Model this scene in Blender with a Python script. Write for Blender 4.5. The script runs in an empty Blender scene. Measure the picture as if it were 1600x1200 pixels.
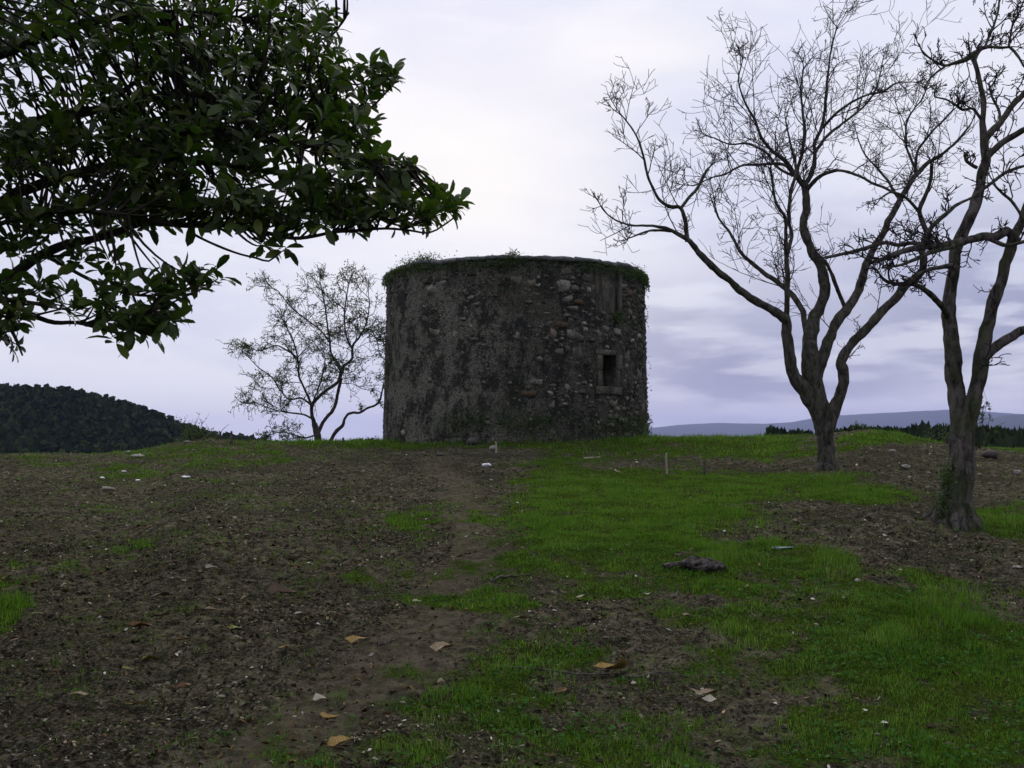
import bpy, bmesh, math, random
import numpy as np
from mathutils import Matrix, Vector

sc = bpy.context.scene
COL = sc.collection
rng = np.random.default_rng(11)
random.seed(11)

# ------------------------------------------------------------------ camera, sky, sun, exposure
F = 1715.0                      # focal length in photo pixels (1600 wide)
PITCH = 0.0576
EYE = 1.6
cam_d = bpy.data.cameras.new("camera")
cam_d.sensor_width = 36.0
cam_d.lens = 36.0 * F / 1600.0
cam_d.clip_start = 0.1
cam_d.clip_end = 20000
cam = bpy.data.objects.new("camera", cam_d)
COL.objects.link(cam)
cam.location = (0, 0, EYE)
cam.rotation_euler = (math.pi / 2 + PITCH, 0, 0)
sc.camera = cam


def ray(px, py):
    u = (np.asarray(px, float) - 800) / F
    v = (600 - np.asarray(py, float)) / F
    return u, math.cos(PITCH) - math.sin(PITCH) * v, math.sin(PITCH) + math.cos(PITCH) * v


def at(px, py, Y):
    """point of the place seen at a photo pixel at forward distance Y (metres)"""
    dx, dy, dz = ray(px, py)
    k = Y / dy
    return np.stack([dx * k, np.broadcast_to(Y, np.shape(dx * k)), EYE + dz * k], -1)


def pix(x, y, z):
    z = z - EYE
    d = y * math.cos(PITCH) + z * math.sin(PITCH)
    v = -y * math.sin(PITCH) + z * math.cos(PITCH)
    d = np.where(d > 0.05, d, 0.05)
    return 800 + F * x / d, 600 - F * v / d


class NT:
    """small helper to write node trees"""
    def __init__(self, tree):
        self.t = tree
        tree.nodes.clear()

    def n(self, typ, **kw):
        nd = self.t.nodes.new(typ)
        for k, v in kw.items():
            if k.startswith("i_"):
                key = k[2:]
                key = int(key) if key.isdigit() else key.replace("_", " ")
                self.set(nd, key, v)
            else:
                setattr(nd, k, v)
        return nd

    def set(self, nd, key, v):
        s = nd.inputs[key]
        if isinstance(v, bpy.types.NodeSocket):
            self.t.links.new(v, s)
        elif isinstance(v, bpy.types.Node):
            self.t.links.new(v.outputs[0], s)
        else:
            s.default_value = v

    def math(self, op, a, b=0.0, c=None, clamp=False):
        nd = self.n('ShaderNodeMath', operation=op, use_clamp=clamp)
        self.set(nd, 0, a)
        self.set(nd, 1, b)
        if c is not None:
            self.set(nd, 2, c)
        return nd.outputs[0]

    def mix(self, fac, a, b):
        nd = self.n('ShaderNodeMix', data_type='RGBA')
        self.set(nd, 0, fac)
        self.set(nd, 6, a if not isinstance(a, tuple) else (*a[:3], 1))
        self.set(nd, 7, b if not isinstance(b, tuple) else (*b[:3], 1))
        return nd.outputs[2]

    def ramp(self, val, a, b, lo=0.0, hi=1.0, smooth=True):
        nd = self.n('ShaderNodeMapRange', interpolation_type='SMOOTHSTEP' if smooth else 'LINEAR')
        for k, v in zip((0, 1, 2, 3, 4), (val, a, b, lo, hi)):
            self.set(nd, k, v)
        return nd.outputs[0]

    def noise(self, vec, scale, detail=4, rough=0.6, dist=0.0):
        nd = self.n('ShaderNodeTexNoise')
        self.set(nd, 'Vector', vec)
        self.set(nd, 'Scale', scale)
        self.set(nd, 'Detail', detail)
        self.set(nd, 'Roughness', rough)
        self.set(nd, 'Distortion', dist)
        return nd.outputs[0]

    def scale(self, vec, s):
        nd = self.n('ShaderNodeVectorMath', operation='MULTIPLY')
        self.set(nd, 0, vec)
        self.set(nd, 1, s)
        return nd.outputs[0]


SUN_EL, SUN_AZ = math.radians(34), math.radians(-3)   # veiled sun behind the tower
world = bpy.data.worlds.new("World")
sc.world = world
world.use_nodes = True
W = NT(world.node_tree)
tc = W.n('ShaderNodeTexCoord')
dirv = tc.outputs['Generated']
sky = W.n('ShaderNodeTexSky', sky_type='NISHITA', sun_disc=False, sun_elevation=SUN_EL,
          sun_rotation=SUN_AZ, dust_density=3.0)


def sky_blob(px, py, rx, rz, wob):
    u, fy, fz = ray(px, py)
    d0 = Vector((float(u), float(fy), float(fz))).normalized()
    sx, sz = F / rx, F / rz
    nd = W.n('ShaderNodeVectorMath', operation='DISTANCE')
    W.set(nd, 0, W.scale(wob, (sx, sx, sz)))
    W.set(nd, 1, (d0.x * sx, d0.y * sx, d0.z * sz))
    return W.ramp(nd.outputs['Value'], 1.0, 0.0)


nz = W.n('ShaderNodeTexNoise')
W.set(nz, 'Vector', W.scale(dirv, (1, 1, 2.5)))
W.set(nz, 'Scale', 4.0); W.set(nz, 'Detail', 5)
nz_off = W.n('ShaderNodeVectorMath', operation='MULTIPLY_ADD')
W.set(nz_off, 0, nz.outputs['Color']); W.set(nz_off, 1, (.16, .16, .10)); W.set(nz_off, 2, dirv)
nz_c = W.n('ShaderNodeVectorMath', operation='SUBTRACT')
W.set(nz_c, 0, nz_off.outputs[0]); W.set(nz_c, 1, (.08, .08, .05))
wob = nz_c.outputs[0]
cl1 = W.noise(W.scale(dirv, (1, 1, 3.2)), 3.0, 7, 0.55, 0.3)
cl2 = W.noise(W.scale(dirv, (1, 1, 5.0)), 9.0, 5, 0.5, 0.2)
sepd = W.n('ShaderNodeSeparateXYZ'); W.set(sepd, 0, dirv)
base = W.mix(W.ramp(cl1, 0.38, 0.62), (0.62, 0.65, 0.80), (0.77, 0.78, 0.87))
base = W.mix(W.ramp(cl2, 0.45, 0.75, 0, 0.35), base, (0.80, 0.79, 0.87))
# darker grey cloud bank low on the right, and its lower lighter streak
bank = W.math('MAXIMUM', sky_blob(1180, 560, 640, 240, wob), sky_blob(1620, 500, 640, 300, wob))
bank = W.math('MULTIPLY', bank, W.ramp(cl2, 0.38, 0.56, 0.35, 1.0))
base = W.mix(W.math('MULTIPLY', bank, 1.0), base, (0.28, 0.305, 0.47))
base = W.mix(W.math('MULTIPLY', sky_blob(1250, 645, 700, 34, wob), 0.65), base, (0.60, 0.60, 0.76))
# cream glow of the veiled sun
for (bx, by, rx, rz, a) in ((770, 280, 330, 170, .8), (960, 85, 260, 90, .7), (640, 190, 420, 170, .4)):
    base = W.mix(W.math('MULTIPLY', sky_blob(bx, by, rx, rz, wob), a), base, (0.93, 0.90, 0.87))
base = W.mix(W.math('MULTIPLY', sky_blob(1250, 60, 500, 130, wob), 0.4), base, (0.60, 0.64, 0.84))
bg1 = W.n('ShaderNodeBackground'); W.set(bg1, 0, sky.outputs[0]); W.set(bg1, 1, 0.08)
bg2 = W.n('ShaderNodeBackground'); W.set(bg2, 0, base); W.set(bg2, 1, 1.0)
mxs = W.n('ShaderNodeMixShader'); W.set(mxs, 0, 0.93)
W.set(mxs, 1, bg1.outputs[0]); W.set(mxs, 2, bg2.outputs[0])
wo = W.n('ShaderNodeOutputWorld'); W.set(wo, 0, mxs.outputs[0])

sun_d = bpy.data.lights.new("sun", 'SUN')
sun_d.energy = 1.5
sun_d.angle = math.radians(40)
sun_d.color = (1.0, 0.96, 0.91)
sun = bpy.data.objects.new("sun", sun_d)
COL.objects.link(sun)
sd = Vector((math.sin(SUN_AZ) * math.cos(SUN_EL), math.cos(SUN_AZ) * math.cos(SUN_EL), math.sin(SUN_EL)))
sun.rotation_euler = sd.to_track_quat('Z', 'Y').to_euler()

sc.view_settings.view_transform = 'Standard'
sc.view_settings.look = 'None'
sc.view_settings.exposure = 0.15
sc.view_settings.gamma = 1.0
sc.view_settings.use_curve_mapping = False
sc.render.engine = 'CYCLES'
sc.cycles.max_bounces = 5
sc.cycles.diffuse_bounces = 3
sc.cycles.glossy_bounces = 2
sc.cycles.volume_bounces = 0
sc.cycles.use_denoising = True
sc.cycles.use_adaptive_sampling = True
sc.cycles.adaptive_threshold = 0.015


# ------------------------------------------------------------------ numpy noise, mesh and object helpers
def _hash(ix, iy, iz, seed):
    h = (ix.astype(np.int64) * 374761393 + iy.astype(np.int64) * 668265263
         + iz.astype(np.int64) * 2147483647 + seed * 974711) & 0xFFFFFFFF
    h = ((h ^ (h >> 13)) * 1274126177) & 0xFFFFFFFF
    h = ((h ^ (h >> 16)) * 2246822519) & 0xFFFFFFFF
    return ((h ^ (h >> 15)) & 0xFFFF) / 32767.5 - 1.0


def vnoise(x, y, z=None, seed=0):
    x = np.asarray(x, float); y = np.asarray(y, float)
    two = z is None
    if two:
        z = np.zeros_like(x)
    ix, iy, iz = np.floor(x), np.floor(y), np.floor(z)
    fx, fy, fz = x - ix, y - iy, z - iz
    fx = fx * fx * (3 - 2 * fx); fy = fy * fy * (3 - 2 * fy); fz = fz * fz * (3 - 2 * fz)
    r = 0
    for dz in ((0,) if two else (0, 1)):
        wz = 1.0 if two else (fz if dz else 1 - fz)
        for dy in (0, 1):
            wy = fy if dy else 1 - fy
            for dx in (0, 1):
                wx = fx if dx else 1 - fx
                r = r + _hash(ix + dx, iy + dy, iz + dz, seed) * wx * wy * wz
    return r


def fbm(x, y, z=None, oct=3, seed=0):
    r, a, s = 0, 1.0, 1.0
    for k in range(oct):
        r = r + a * vnoise(x * s, y * s, None if z is None else z * s, seed + k * 7)
        a *= 0.5; s *= 2.03
    return r / 1.75


def smooth(a, b, x):
    t = np.clip((x - a) / (b - a), 0, 1)
    return t * t * (3 - 2 * t)


def mesh_arrays(name, V, faces):
    """faces: list of (n,k) int arrays"""
    me = bpy.data.meshes.new(name)
    V = np.ascontiguousarray(V, np.float32)
    me.vertices.add(len(V))
    me.vertices.foreach_set("co", V.ravel())
    faces = [np.asarray(f, np.int32) for f in faces if len(f)]
    loops = np.concatenate([f.ravel() for f in faces])
    cnt = np.concatenate([np.full(len(f), f.shape[1], np.int32) for f in faces])
    me.loops.add(len(loops))
    me.loops.foreach_set("vertex_index", loops)
    me.polygons.add(len(cnt))
    st = np.zeros(len(cnt), np.int32)
    st[1:] = np.cumsum(cnt)[:-1]
    me.polygons.foreach_set("loop_start", st)
    me.update(calc_edges=True)
    return me


def shade(me, on=True):
    me.polygons.foreach_set("use_smooth", np.full(len(me.polygons), on))


def attr(me, name, vals):
    a = me.attributes.new(name, 'FLOAT', 'POINT')
    a.data.foreach_set("value", np.asarray(vals, np.float32))


def obj(name, me, mat=None, parent=None, kind=None, label=None, cat=None, group=None, smooth_=True):
    if mat is not None and not me.materials:
        me.materials.append(mat)
    if smooth_ and me.users == 0:
        shade(me)
    o = bpy.data.objects.new(name, me)
    COL.objects.link(o)
    if parent is not None:
        o.parent = parent
    for k, v in (("kind", kind), ("label", label), ("category", cat), ("group", group)):
        if v:
            o[k] = v
    return o


def empty(name, loc, label, cat, group=None):
    o = bpy.data.objects.new(name, None)
    COL.objects.link(o)
    o.location = loc
    o.empty_display_size = 0.2
    o["label"] = label; o["category"] = cat
    if group:
        o["group"] = group
    return o


class Batch:
    def __init__(self):
        self.V = []; self.T = []; self.Q = []; self.n = 0; self.A = []

    def add(self, V, T=None, Q=None, a=None):
        V = np.asarray(V, float).reshape(-1, 3)
        if T is not None and len(T):
            self.T.append(np.asarray(T) + self.n)
        if Q is not None and len(Q):
            self.Q.append(np.asarray(Q) + self.n)
        self.V.append(V); self.n += len(V)
        if a is not None:
            self.A.append(np.broadcast_to(a, len(V)))

    def mesh(self, name, origin=None):
        V = np.concatenate(self.V)
        if origin is not None:
            V = V - np.asarray(origin)
        fs = []
        if self.T: fs.append(np.concatenate(self.T))
        if self.Q: fs.append(np.concatenate(self.Q))
        me = mesh_arrays(name, V, fs)
        if self.A:
            attr(me, "tint", np.concatenate(self.A))
        return me

    def inst(self, bv, bt, P, R, S, a=None):
        """instances of base verts bv (m,3), tris bt; P (n,3), R (n,3,3) columns axes, S (n,3) or (n,1)"""
        n, m = len(P), len(bv)
        if n == 0: return
        V = np.einsum('nij,nmj->nmi', R, bv[None] * S[:, None, :]) + P[:, None, :]
        idx = (np.arange(n) * m)[:, None, None]
        T = (bt[None] + idx).reshape(-1, bt.shape[1])
        aa = None if a is None else np.repeat(a, m)
        if bt.shape[1] == 3: self.add(V, T=T, a=aa)
        else: self.add(V, Q=T, a=aa)


def norm(v):
    return v / np.maximum(np.linalg.norm(v, axis=-1, keepdims=True), 1e-9)


def spline(P, step):
    """Catmull-Rom through control rows (any columns), resampled"""
    P = np.asarray(P, float)
    if len(P) < 3:
        k = max(2, int(np.linalg.norm(P[-1, :3] - P[0, :3]) / step) + 1)
        t = np.linspace(0, 1, k)[:, None]
        return P[0] * (1 - t) + P[-1] * t
    Q = np.vstack([2 * P[0] - P[1], P, 2 * P[-1] - P[-2]])
    out = []
    for i in range(1, len(Q) - 2):
        k = max(2, int(np.ceil(np.linalg.norm(Q[i + 1, :3] - Q[i, :3]) / step)))
        t = np.linspace(0, 1, k, endpoint=False)[:, None]
        a, b, c, d = Q[i - 1], Q[i], Q[i + 1], Q[i + 2]
        out.append(0.5 * ((2 * b) + (-a + c) * t + (2 * a - 5 * b + 4 * c - d) * t ** 2 + (-a + 3 * b - 3 * c + d) * t ** 3))
    out.append(P[-1:])
    return np.vstack(out)


def tube(P, Rd, sides=8, rough=0.0, seed=0, added_cap=True):
    P = np.asarray(P, float); n = len(P)
    T = norm(np.gradient(P, axis=0))
    ref = np.array([0.0, 1.0, 0.0]) if abs(T[0][1]) < 0.8 else np.array([1.0, 0, 0])
    N = np.zeros_like(P)
    v = ref
    for i in range(n):
        v = v - T[i] * (v @ T[i])
        v = v / (np.linalg.norm(v) + 1e-9)
        N[i] = v
    B = np.cross(T, N)
    ang = np.arange(sides) * 2 * math.pi / sides
    ring = np.cos(ang)[None, :, None] * N[:, None, :] + np.sin(ang)[None, :, None] * B[:, None, :]
    V = P[:, None, :] + ring * np.asarray(Rd)[:, None, None]
    if rough:
        sc_ = 1.0 / np.mean(Rd)
        q = V * sc_ * 0.8
        dsp = fbm(q[..., 0], q[..., 1], q[..., 2] * .6, 3, seed)
        V = P[:, None, :] + ring * (np.asarray(Rd)[:, None] * (1 + rough * dsp))[..., None]
    V = V.reshape(-1, 3)
    i = np.arange(n - 1)[:, None] * sides
    j = np.arange(sides)[None, :]
    j2 = (j + 1) % sides
    Q = np.stack([i + j, i + j2, i + sides + j2, i + sides + j], -1).reshape(-1, 4)
    Tt = None
    if added_cap:
        V = np.vstack([V, P[-1:] + T[-1:] * Rd[-1] * .5])
        k = (n - 1) * sides
        Tt = np.stack([k + np.arange(sides), k + (np.arange(sides) + 1) % sides, np.full(sides, n * sides)], -1)
    return V, Tt, Q


# ------------------------------------------------------------------ materials
def mat_new(name):
    m = bpy.data.materials.new(name)
    m.use_nodes = True
    return m, NT(m.node_tree)


def finish(N, color, rough=0.85, bump=None, bstr=0.5, bdist=0.02, spec=0.25, trans=None):
    p = N.n('ShaderNodeBsdfPrincipled')
    N.set(p, 'Base Color', color)
    N.set(p, 'Roughness', rough)
    N.set(p, 'Specular IOR Level', spec)
    if bump is not None:
        b = N.n('ShaderNodeBump')
        N.set(b, 'Height', bump); N.set(b, 'Strength', bstr); N.set(b, 'Distance', bdist)
        N.t.links.new(b.outputs[0], p.inputs['Normal'])
    out = N.n('ShaderNodeOutputMaterial')
    if trans is not None:
        tr = N.n('ShaderNodeBsdfTranslucent'); N.set(tr, 0, trans[1])
        mx = N.n('ShaderNodeMixShader'); N.set(mx, 0, trans[0])
        N.set(mx, 1, p.outputs[0]); N.set(mx, 2, tr.outputs[0])
        N.set(out, 0, mx.outputs[0])
    else:
        N.set(out, 0, p.outputs[0])


def c4(c): return (*c, 1.0)


def island(N):
    return N.n('ShaderNodeNewGeometry').outputs['Random Per Island']


def ramp_cols(N, fac, stops, interp='LINEAR'):
    r = N.n('ShaderNodeValToRGB')
    r.color_ramp.interpolation = interp
    el = r.color_ramp.elements
    el[0].position = stops[0][0]; el[0].color = c4(stops[0][1])
    el[1].position = stops[-1][0]; el[1].color = c4(stops[-1][1])
    for p, c in stops[1:-1]:
        e = el.new(p); e.color = c4(c)
    N.set(r, 0, fac)
    return r.outputs[0]


def ground_mat():
    m, N = mat_new("earth and turf")
    pos = N.n('ShaderNodeNewGeometry').outputs['Position']
    a = N.n('ShaderNodeAttribute', attribute_name='grass').outputs['Fac']
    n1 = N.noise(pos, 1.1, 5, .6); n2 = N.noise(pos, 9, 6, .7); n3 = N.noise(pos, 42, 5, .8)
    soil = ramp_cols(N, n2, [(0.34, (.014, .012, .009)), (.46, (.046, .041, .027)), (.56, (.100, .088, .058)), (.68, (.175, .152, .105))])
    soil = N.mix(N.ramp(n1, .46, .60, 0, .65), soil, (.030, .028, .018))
    soil = N.mix(N.ramp(n3, .53, .62, 0, .75), soil, (.17, .15, .11))
    soil = N.mix(N.ramp(n3, .47, .38, 0, .85), soil, (.008, .008, .006))  # dark soil grain; its contrast also stands in for small shadows between crumbs
    turf = ramp_cols(N, n3, [(.3, (.008, .012, .003)), (.5, (.030, .050, .007)), (.72, (.09, .12, .02))])
    tr = N.n('ShaderNodeAttribute', attribute_name='track').outputs['Fac']
    soil = N.mix(N.math('MULTIPLY', tr, .7), soil, N.mix(N.ramp(n2, .35, .65), (.062, .053, .036), (.115, .096, .067)))
    f = N.ramp(N.math('ADD', a, N.math('MULTIPLY', N.math('SUBTRACT', n2, .5), .5)), .30, .75)
    col = N.mix(f, soil, turf)
    h = N.math('ADD', N.math('MULTIPLY', n2, .6), N.math('MULTIPLY', n3, .4))
    finish(N, col, 1.0, h, 1.0, .04, 0.0)
    return m


def leafy_mat(name, stops, rough=.6, spec=.3, tr=.25, trc=(.10, .17, .02), under=None, big=None, big2=None):
    m, N = mat_new(name)
    r = island(N)
    col = ramp_cols(N, r, stops)
    if big:
        pos = N.n('ShaderNodeNewGeometry').outputs['Position']
        nn = N.noise(pos, big[0], 3, .6)
        col = N.mix(N.ramp(nn, .40, .62, 0, big[2]), col, big[1])
    if big2:
        nn2 = N.noise(pos, big2[0], 4, .7)
        col = N.mix(N.ramp(nn2, .50, .66, 0, big2[2]), col, big2[1])
        col = N.mix(N.ramp(nn2, .47, .36, 0, .75), col, (.012, .034, .005))
    if under:
        g = N.n('ShaderNodeNewGeometry').outputs['Backfacing']
        col = N.mix(N.math('MULTIPLY', g, under[1]), col, under[0])
    finish(N, col, rough, spec=spec, trans=(tr, c4(trc)) if tr else None)
    return m


def bark_mat(name, dark, light, moss=0.0, sc_=1.0, lich=0.3):
    m, N = mat_new(name)
    pos = N.n('ShaderNodeTexCoord').outputs['Object']
    s = N.scale(pos, (1, 1, .35))
    n1 = N.noise(s, 14 * sc_, 6, .7, .4); n2 = N.noise(pos, 3.5 * sc_, 4, .6); n3 = N.noise(pos, 26 * sc_, 4, .7)
    col = N.mix(N.ramp(n1, .35, .65), dark, light)
    col = N.mix(N.ramp(n3, .57, .68, 0, lich), col, (.16, .165, .14))
    if moss:
        col = N.mix(N.ramp(n2, .42, .62, 0, moss), col, (.035, .05, .014))
    finish(N, col, .95, n1, 1.0, .03, .1)
    return m


def stone_mat(name, stops, lichen=.3, moss=.35, stain=.6):
    m, N = mat_new(name)
    g = N.n('ShaderNodeNewGeometry')
    pos = g.outputs['Position']
    ob = N.n('ShaderNodeObjectInfo').outputs['Random']
    r = N.math('FRACT', N.math('ADD', g.outputs['Random Per Island'], ob))
    col = ramp_cols(N, r, stops)
    n1 = N.noise(pos, 1.3, 5, .6); n2 = N.noise(pos, 9, 6, .7); n3 = N.noise(pos, 38, 5, .7)
    st = N.noise(N.scale(pos, (2.6, 2.6, 1.1)), 1.0, 7, .72)
    col = N.mix(N.ramp(n3, .40, .62, 0, .75), col, (.014, .013, .012))
    col = N.mix(N.ramp(n2, .53, .64, 0, lichen), col, (.19, .19, .175))
    col = N.mix(N.ramp(st, .46, .58, 0, stain), col, (.014, .014, .015))
    col = N.mix(N.ramp(N.math('ADD', n1, N.math('MULTIPLY', n3, .25)), .60, .74, 0, moss), col, (.028, .042, .012))
    finish(N, col, .95, N.math('ADD', n2, N.math('MULTIPLY', n3, .6)), .8, .03, .1)
    return m


def render_mat():
    m, N = mat_new("old lime render")
    pos = N.n('ShaderNodeNewGeometry').outputs['Position']
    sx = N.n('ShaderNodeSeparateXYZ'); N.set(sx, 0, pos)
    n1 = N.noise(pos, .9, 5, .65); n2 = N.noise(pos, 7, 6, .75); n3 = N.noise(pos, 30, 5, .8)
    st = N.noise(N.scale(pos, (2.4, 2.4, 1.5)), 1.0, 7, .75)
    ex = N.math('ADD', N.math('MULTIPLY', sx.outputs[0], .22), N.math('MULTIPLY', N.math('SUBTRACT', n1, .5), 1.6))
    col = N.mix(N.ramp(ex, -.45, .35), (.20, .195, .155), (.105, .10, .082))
    col = N.mix(N.ramp(n2, .54, .66, 0, .6), col, (.28, .27, .23))
    col = N.mix(N.ramp(N.math('ADD', st, N.math('MULTIPLY', n2, .35)), .62, .74, 0, .85), col, (.026, .027, .027))
    col = N.mix(N.ramp(n3, .40, .57, .12, 1.0), (.014, .013, .012), col)
    col = N.mix(N.ramp(n1, .54, .68, 0, .45), col, (.036, .048, .02))
    finish(N, col, 1.0, N.math('ADD', n2, N.math('MULTIPLY', n3, .7)), 1.0, .04, .0)
    return m


def plain_mat(name, a, b, scale=12, rough=.8, spec=.2, bstr=.5, bd=.01):
    m, N = mat_new(name)
    pos = N.n('ShaderNodeTexCoord').outputs['Object']
    n = N.noise(pos, scale, 5, .65)
    finish(N, N.mix(N.ramp(n, .35, .65), a, b), rough, n, bstr, bd, spec)
    return m


M = {}
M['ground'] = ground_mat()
M['grass'] = leafy_mat("grass blades", [(0, (.022, .060, .010)), (.35, (.068, .140, .022)), (.68, (.110, .195, .036)), (.84, (.17, .24, .06)), (.95, (.28, .26, .12)), (1, (.40, .35, .20))],
                       .9, .0, .38, (.13, .28, .018), big=(1.0, (.026, .090, .012), .75), big2=(5.0, (.115, .098, .042), .8))
M['weed'] = leafy_mat("broadleaf weeds", [(0, (.018, .06, .012)), (.6, (.035, .11, .022)), (1, (.07, .16, .045))], .9, .0, .25)
M['litter'] = leafy_mat("leaf litter and clods", [(0, (.008, .008, .006)), (.22, (.022, .019, .012)), (.36, (.035, .065, .012)), (.46, (.065, .052, .032)), (.62, (.11, .068, .04)), (.74, (.12, .108, .066)), (.88, (.19, .175, .12)), (.965, (.34, .32, .24)), (1, (.62, .60, .52))],
                        1.0, .0, 0)
M['wither'] = leafy_mat('withered leaves', [(0, (.02, .015, .01)), (.3, (.055, .036, .02)), (.55, (.11, .07, .035)), (.75, (.19, .13, .06)), (.9, (.30, .23, .13)), (1, (.42, .35, .22))], .9, .0, 0)
M['magleaf'] = leafy_mat("magnolia leaves", [(0, (.008, .022, .004)), (.45, (.022, .058, .008)), (.82, (.06, .125, .015)), (1, (.14, .17, .03))],
                         .40, .20, .18, (.10, .20, .012), under=((.026, .022, .008), .55))
M['ivy'] = leafy_mat("creeper leaves", [(0, (.015, .032, .008)), (.6, (.035, .07, .014)), (1, (.085, .12, .03))], .55, .3, .2)
M['smallleaf'] = leafy_mat("small tree leaves", [(0, (.03, .045, .018)), (.6, (.07, .095, .035)), (1, (.13, .15, .07))], .6, .2, .4)
M['bark1'] = bark_mat("grey brown bark", (.022, .019, .017), (.105, .093, .081), .35, 1.2, .5)
M['bark2'] = bark_mat("rough dark bark", (.016, .014, .013), (.115, .10, .09), .5, 1.0, .5)
M['barkmag'] = bark_mat("magnolia bark", (.018, .015, .014), (.045, .038, .034), .2, 1.5, .1)
M['twig'] = plain_mat("dark twigs", (.020, .015, .017), (.040, .030, .032), 6, .9)
M['stone'] = stone_mat("weathered rubble stone", [(0, (.10, .095, .078)), (.35, (.23, .215, .18)), (.55, (.11, .105, .092)), (.75, (.27, .25, .205)), (.85, (.17, .13, .095)), (1, (.46, .43, .37))])
M['pale'] = stone_mat("pale quartz stone", [(0, (.24, .23, .20)), (1, (.45, .43, .38))], .2, .25, .5)
M['rust'] = stone_mat("rusty stone", [(0, (.11, .075, .045)), (1, (.15, .10, .065))], .1, .2, .3)
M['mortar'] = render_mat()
M['dressed'] = stone_mat("dressed granite", [(0, (.13, .12, .098)), (1, (.19, .17, .14))], .35, .35, .6)
M['coping'] = stone_mat("grey coping", [(0, (.20, .205, .22)), (1, (.30, .305, .32))], .2, .1, .2)
M['wood'] = plain_mat("weathered pale wood", (.20, .16, .12), (.34, .29, .23), 20)
M['darkwood'] = plain_mat("dark rotten wood", (.018, .015, .013), (.12, .105, .09), 22, bstr=1, bd=.03)
M['plastic'] = plain_mat("white plastic film", (.72, .72, .74), (.82, .82, .84), 5, .4, .4)
M['blue'] = plain_mat("pale blue plastic", (.13, .19, .22), (.20, .26, .29), 5, .5, .4)
M['rock'] = stone_mat("field rock", [(0, (.10, .095, .09)), (1, (.17, .16, .15))], .3, .1, .1)
M['rockpale'] = stone_mat("pale field stone", [(0, (.35, .33, .29)), (1, (.48, .45, .4))], .2, .05, .05)
M['forest'] = leafy_mat("wood canopy", [(0, (.006, .011, .005)), (.6, (.018, .030, .012)), (1, (.045, .062, .022))], .95, .0, 0, big=(.02, (.028, .044, .014), .6))
M['mount'] = plain_mat("wooded mountain", (.018, .030, .016), (.035, .052, .026), .02, .95, .05, 0, 1)
M['hill'] = plain_mat("hill scrub", (.02, .03, .014), (.035, .05, .02), .05, .95, .05, 0, 1)


def leafcol(name, a, b):
    m, N = mat_new(name)
    pos = N.n('ShaderNodeTexCoord').outputs['Object']
    n = N.noise(pos, 30, 5, .65)
    finish(N, N.mix(N.ramp(n, .38, .62), a, b), .65, n, .3, .004, .3)
    return m


M['l_tan'] = leafcol("tan dry leaf", (.18, .13, .075), (.40, .32, .20))
M['l_yellow'] = leafcol("yellow dry leaf", (.24, .13, .03), (.42, .30, .10))
M['l_orange'] = leafcol("orange brown dry leaf", (.09, .045, .02), (.22, .12, .045))
M['l_cream'] = leafcol("cream dry leaf", (.28, .24, .17), (.52, .47, .36))
M['l_brown'] = leafcol("brown dry leaf", (.07, .045, .03), (.16, .11, .07))
M['l_green'] = leafcol("yellow green leaf", (.14, .16, .03), (.26, .25, .06))

# ------------------------------------------------------------------ terrain
CR_X = [-400, 0, 150, 220, 280, 320, 370, 480, 600, 800, 1010, 1100, 1200, 1290, 1350, 1400, 1440, 1500, 1600, 2000]
CR_Y = [709, 708, 708, 703, 692, 686, 689, 690, 690, 685, 683, 683, 684, 677, 672, 677, 688, 698, 701, 704]
_t = np.linspace(0, 1.2, 1201)
_s = np.interp(_t, [0, .15, .21, .33, .46, .58, .69, .85, 1.0, 1.2], [0, 0, .03, .24, .43, .53, .61, .80, 1.0, 1.0])
_k = np.hanning(121); _k /= _k.sum()
_s = np.convolve(np.pad(_s, 60, mode='edge'), _k, 'valid')
_dd = [0, 26, 30, 34, 45, 70, 100, 200, 1000, 9000]
_dz = [0, 0, .04, .3, 2.0, 7, 12, 18, 22, 22]


def base_z(x, y):
    d = np.hypot(x, y)
    az = np.arctan2(x, y)
    ppx = 800 + F * np.tan(np.clip(az, -.75, .75))
    zc = EYE + (699 - np.interp(ppx, CR_X, CR_Y)) / F * 26
    wt = 1 - smooth(1.0, 2.2, np.abs(az))
    return zc * np.interp(np.minimum(d, 31) / 26, _t, _s) * wt - np.interp(d, _dd, _dz) * wt


BL_POS = [(1000, 770, 250, 75, 1.0), (900, 830, 190, 60, .95), (1150, 850, 170, 62, 1), (1010, 715, 210, 28, .8), (800, 692, 450, 12, .9),
          (330, 712, 130, 22, .62), (190, 738, 60, 14, .6), (1150, 700, 160, 22, .85), (1310, 762, 150, 30, .98), (1400, 684, 100, 16, .85),
          (1560, 820, 80, 30, .85), (1590, 708, 60, 12, .7), (1430, 960, 320, 85, .95), (1050, 930, 170, 50, .9), (760, 935, 120, 38, .88),
          (620, 910, 60, 22, .55), (700, 790, 70, 25, .65), (640, 815, 36, 14, .75), (1000, 1060, 350, 90, .64), (780, 1110, 200, 110, .66),
          (1150, 1140, 330, 100, .70), (1440, 1090, 280, 120, .9), (860, 1000, 160, 60, .6), (15, 945, 62, 38, .95), (1310, 885, 60, 28, 1), (480, 1140, 130, 90, .42),
          (900, 1190, 420, 70, .7), (560, 700, 90, 14, .4), (90, 720, 90, 10, .45), (850, 880, 130, 40, .8), (1250, 900, 120, 60, .95)]
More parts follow.
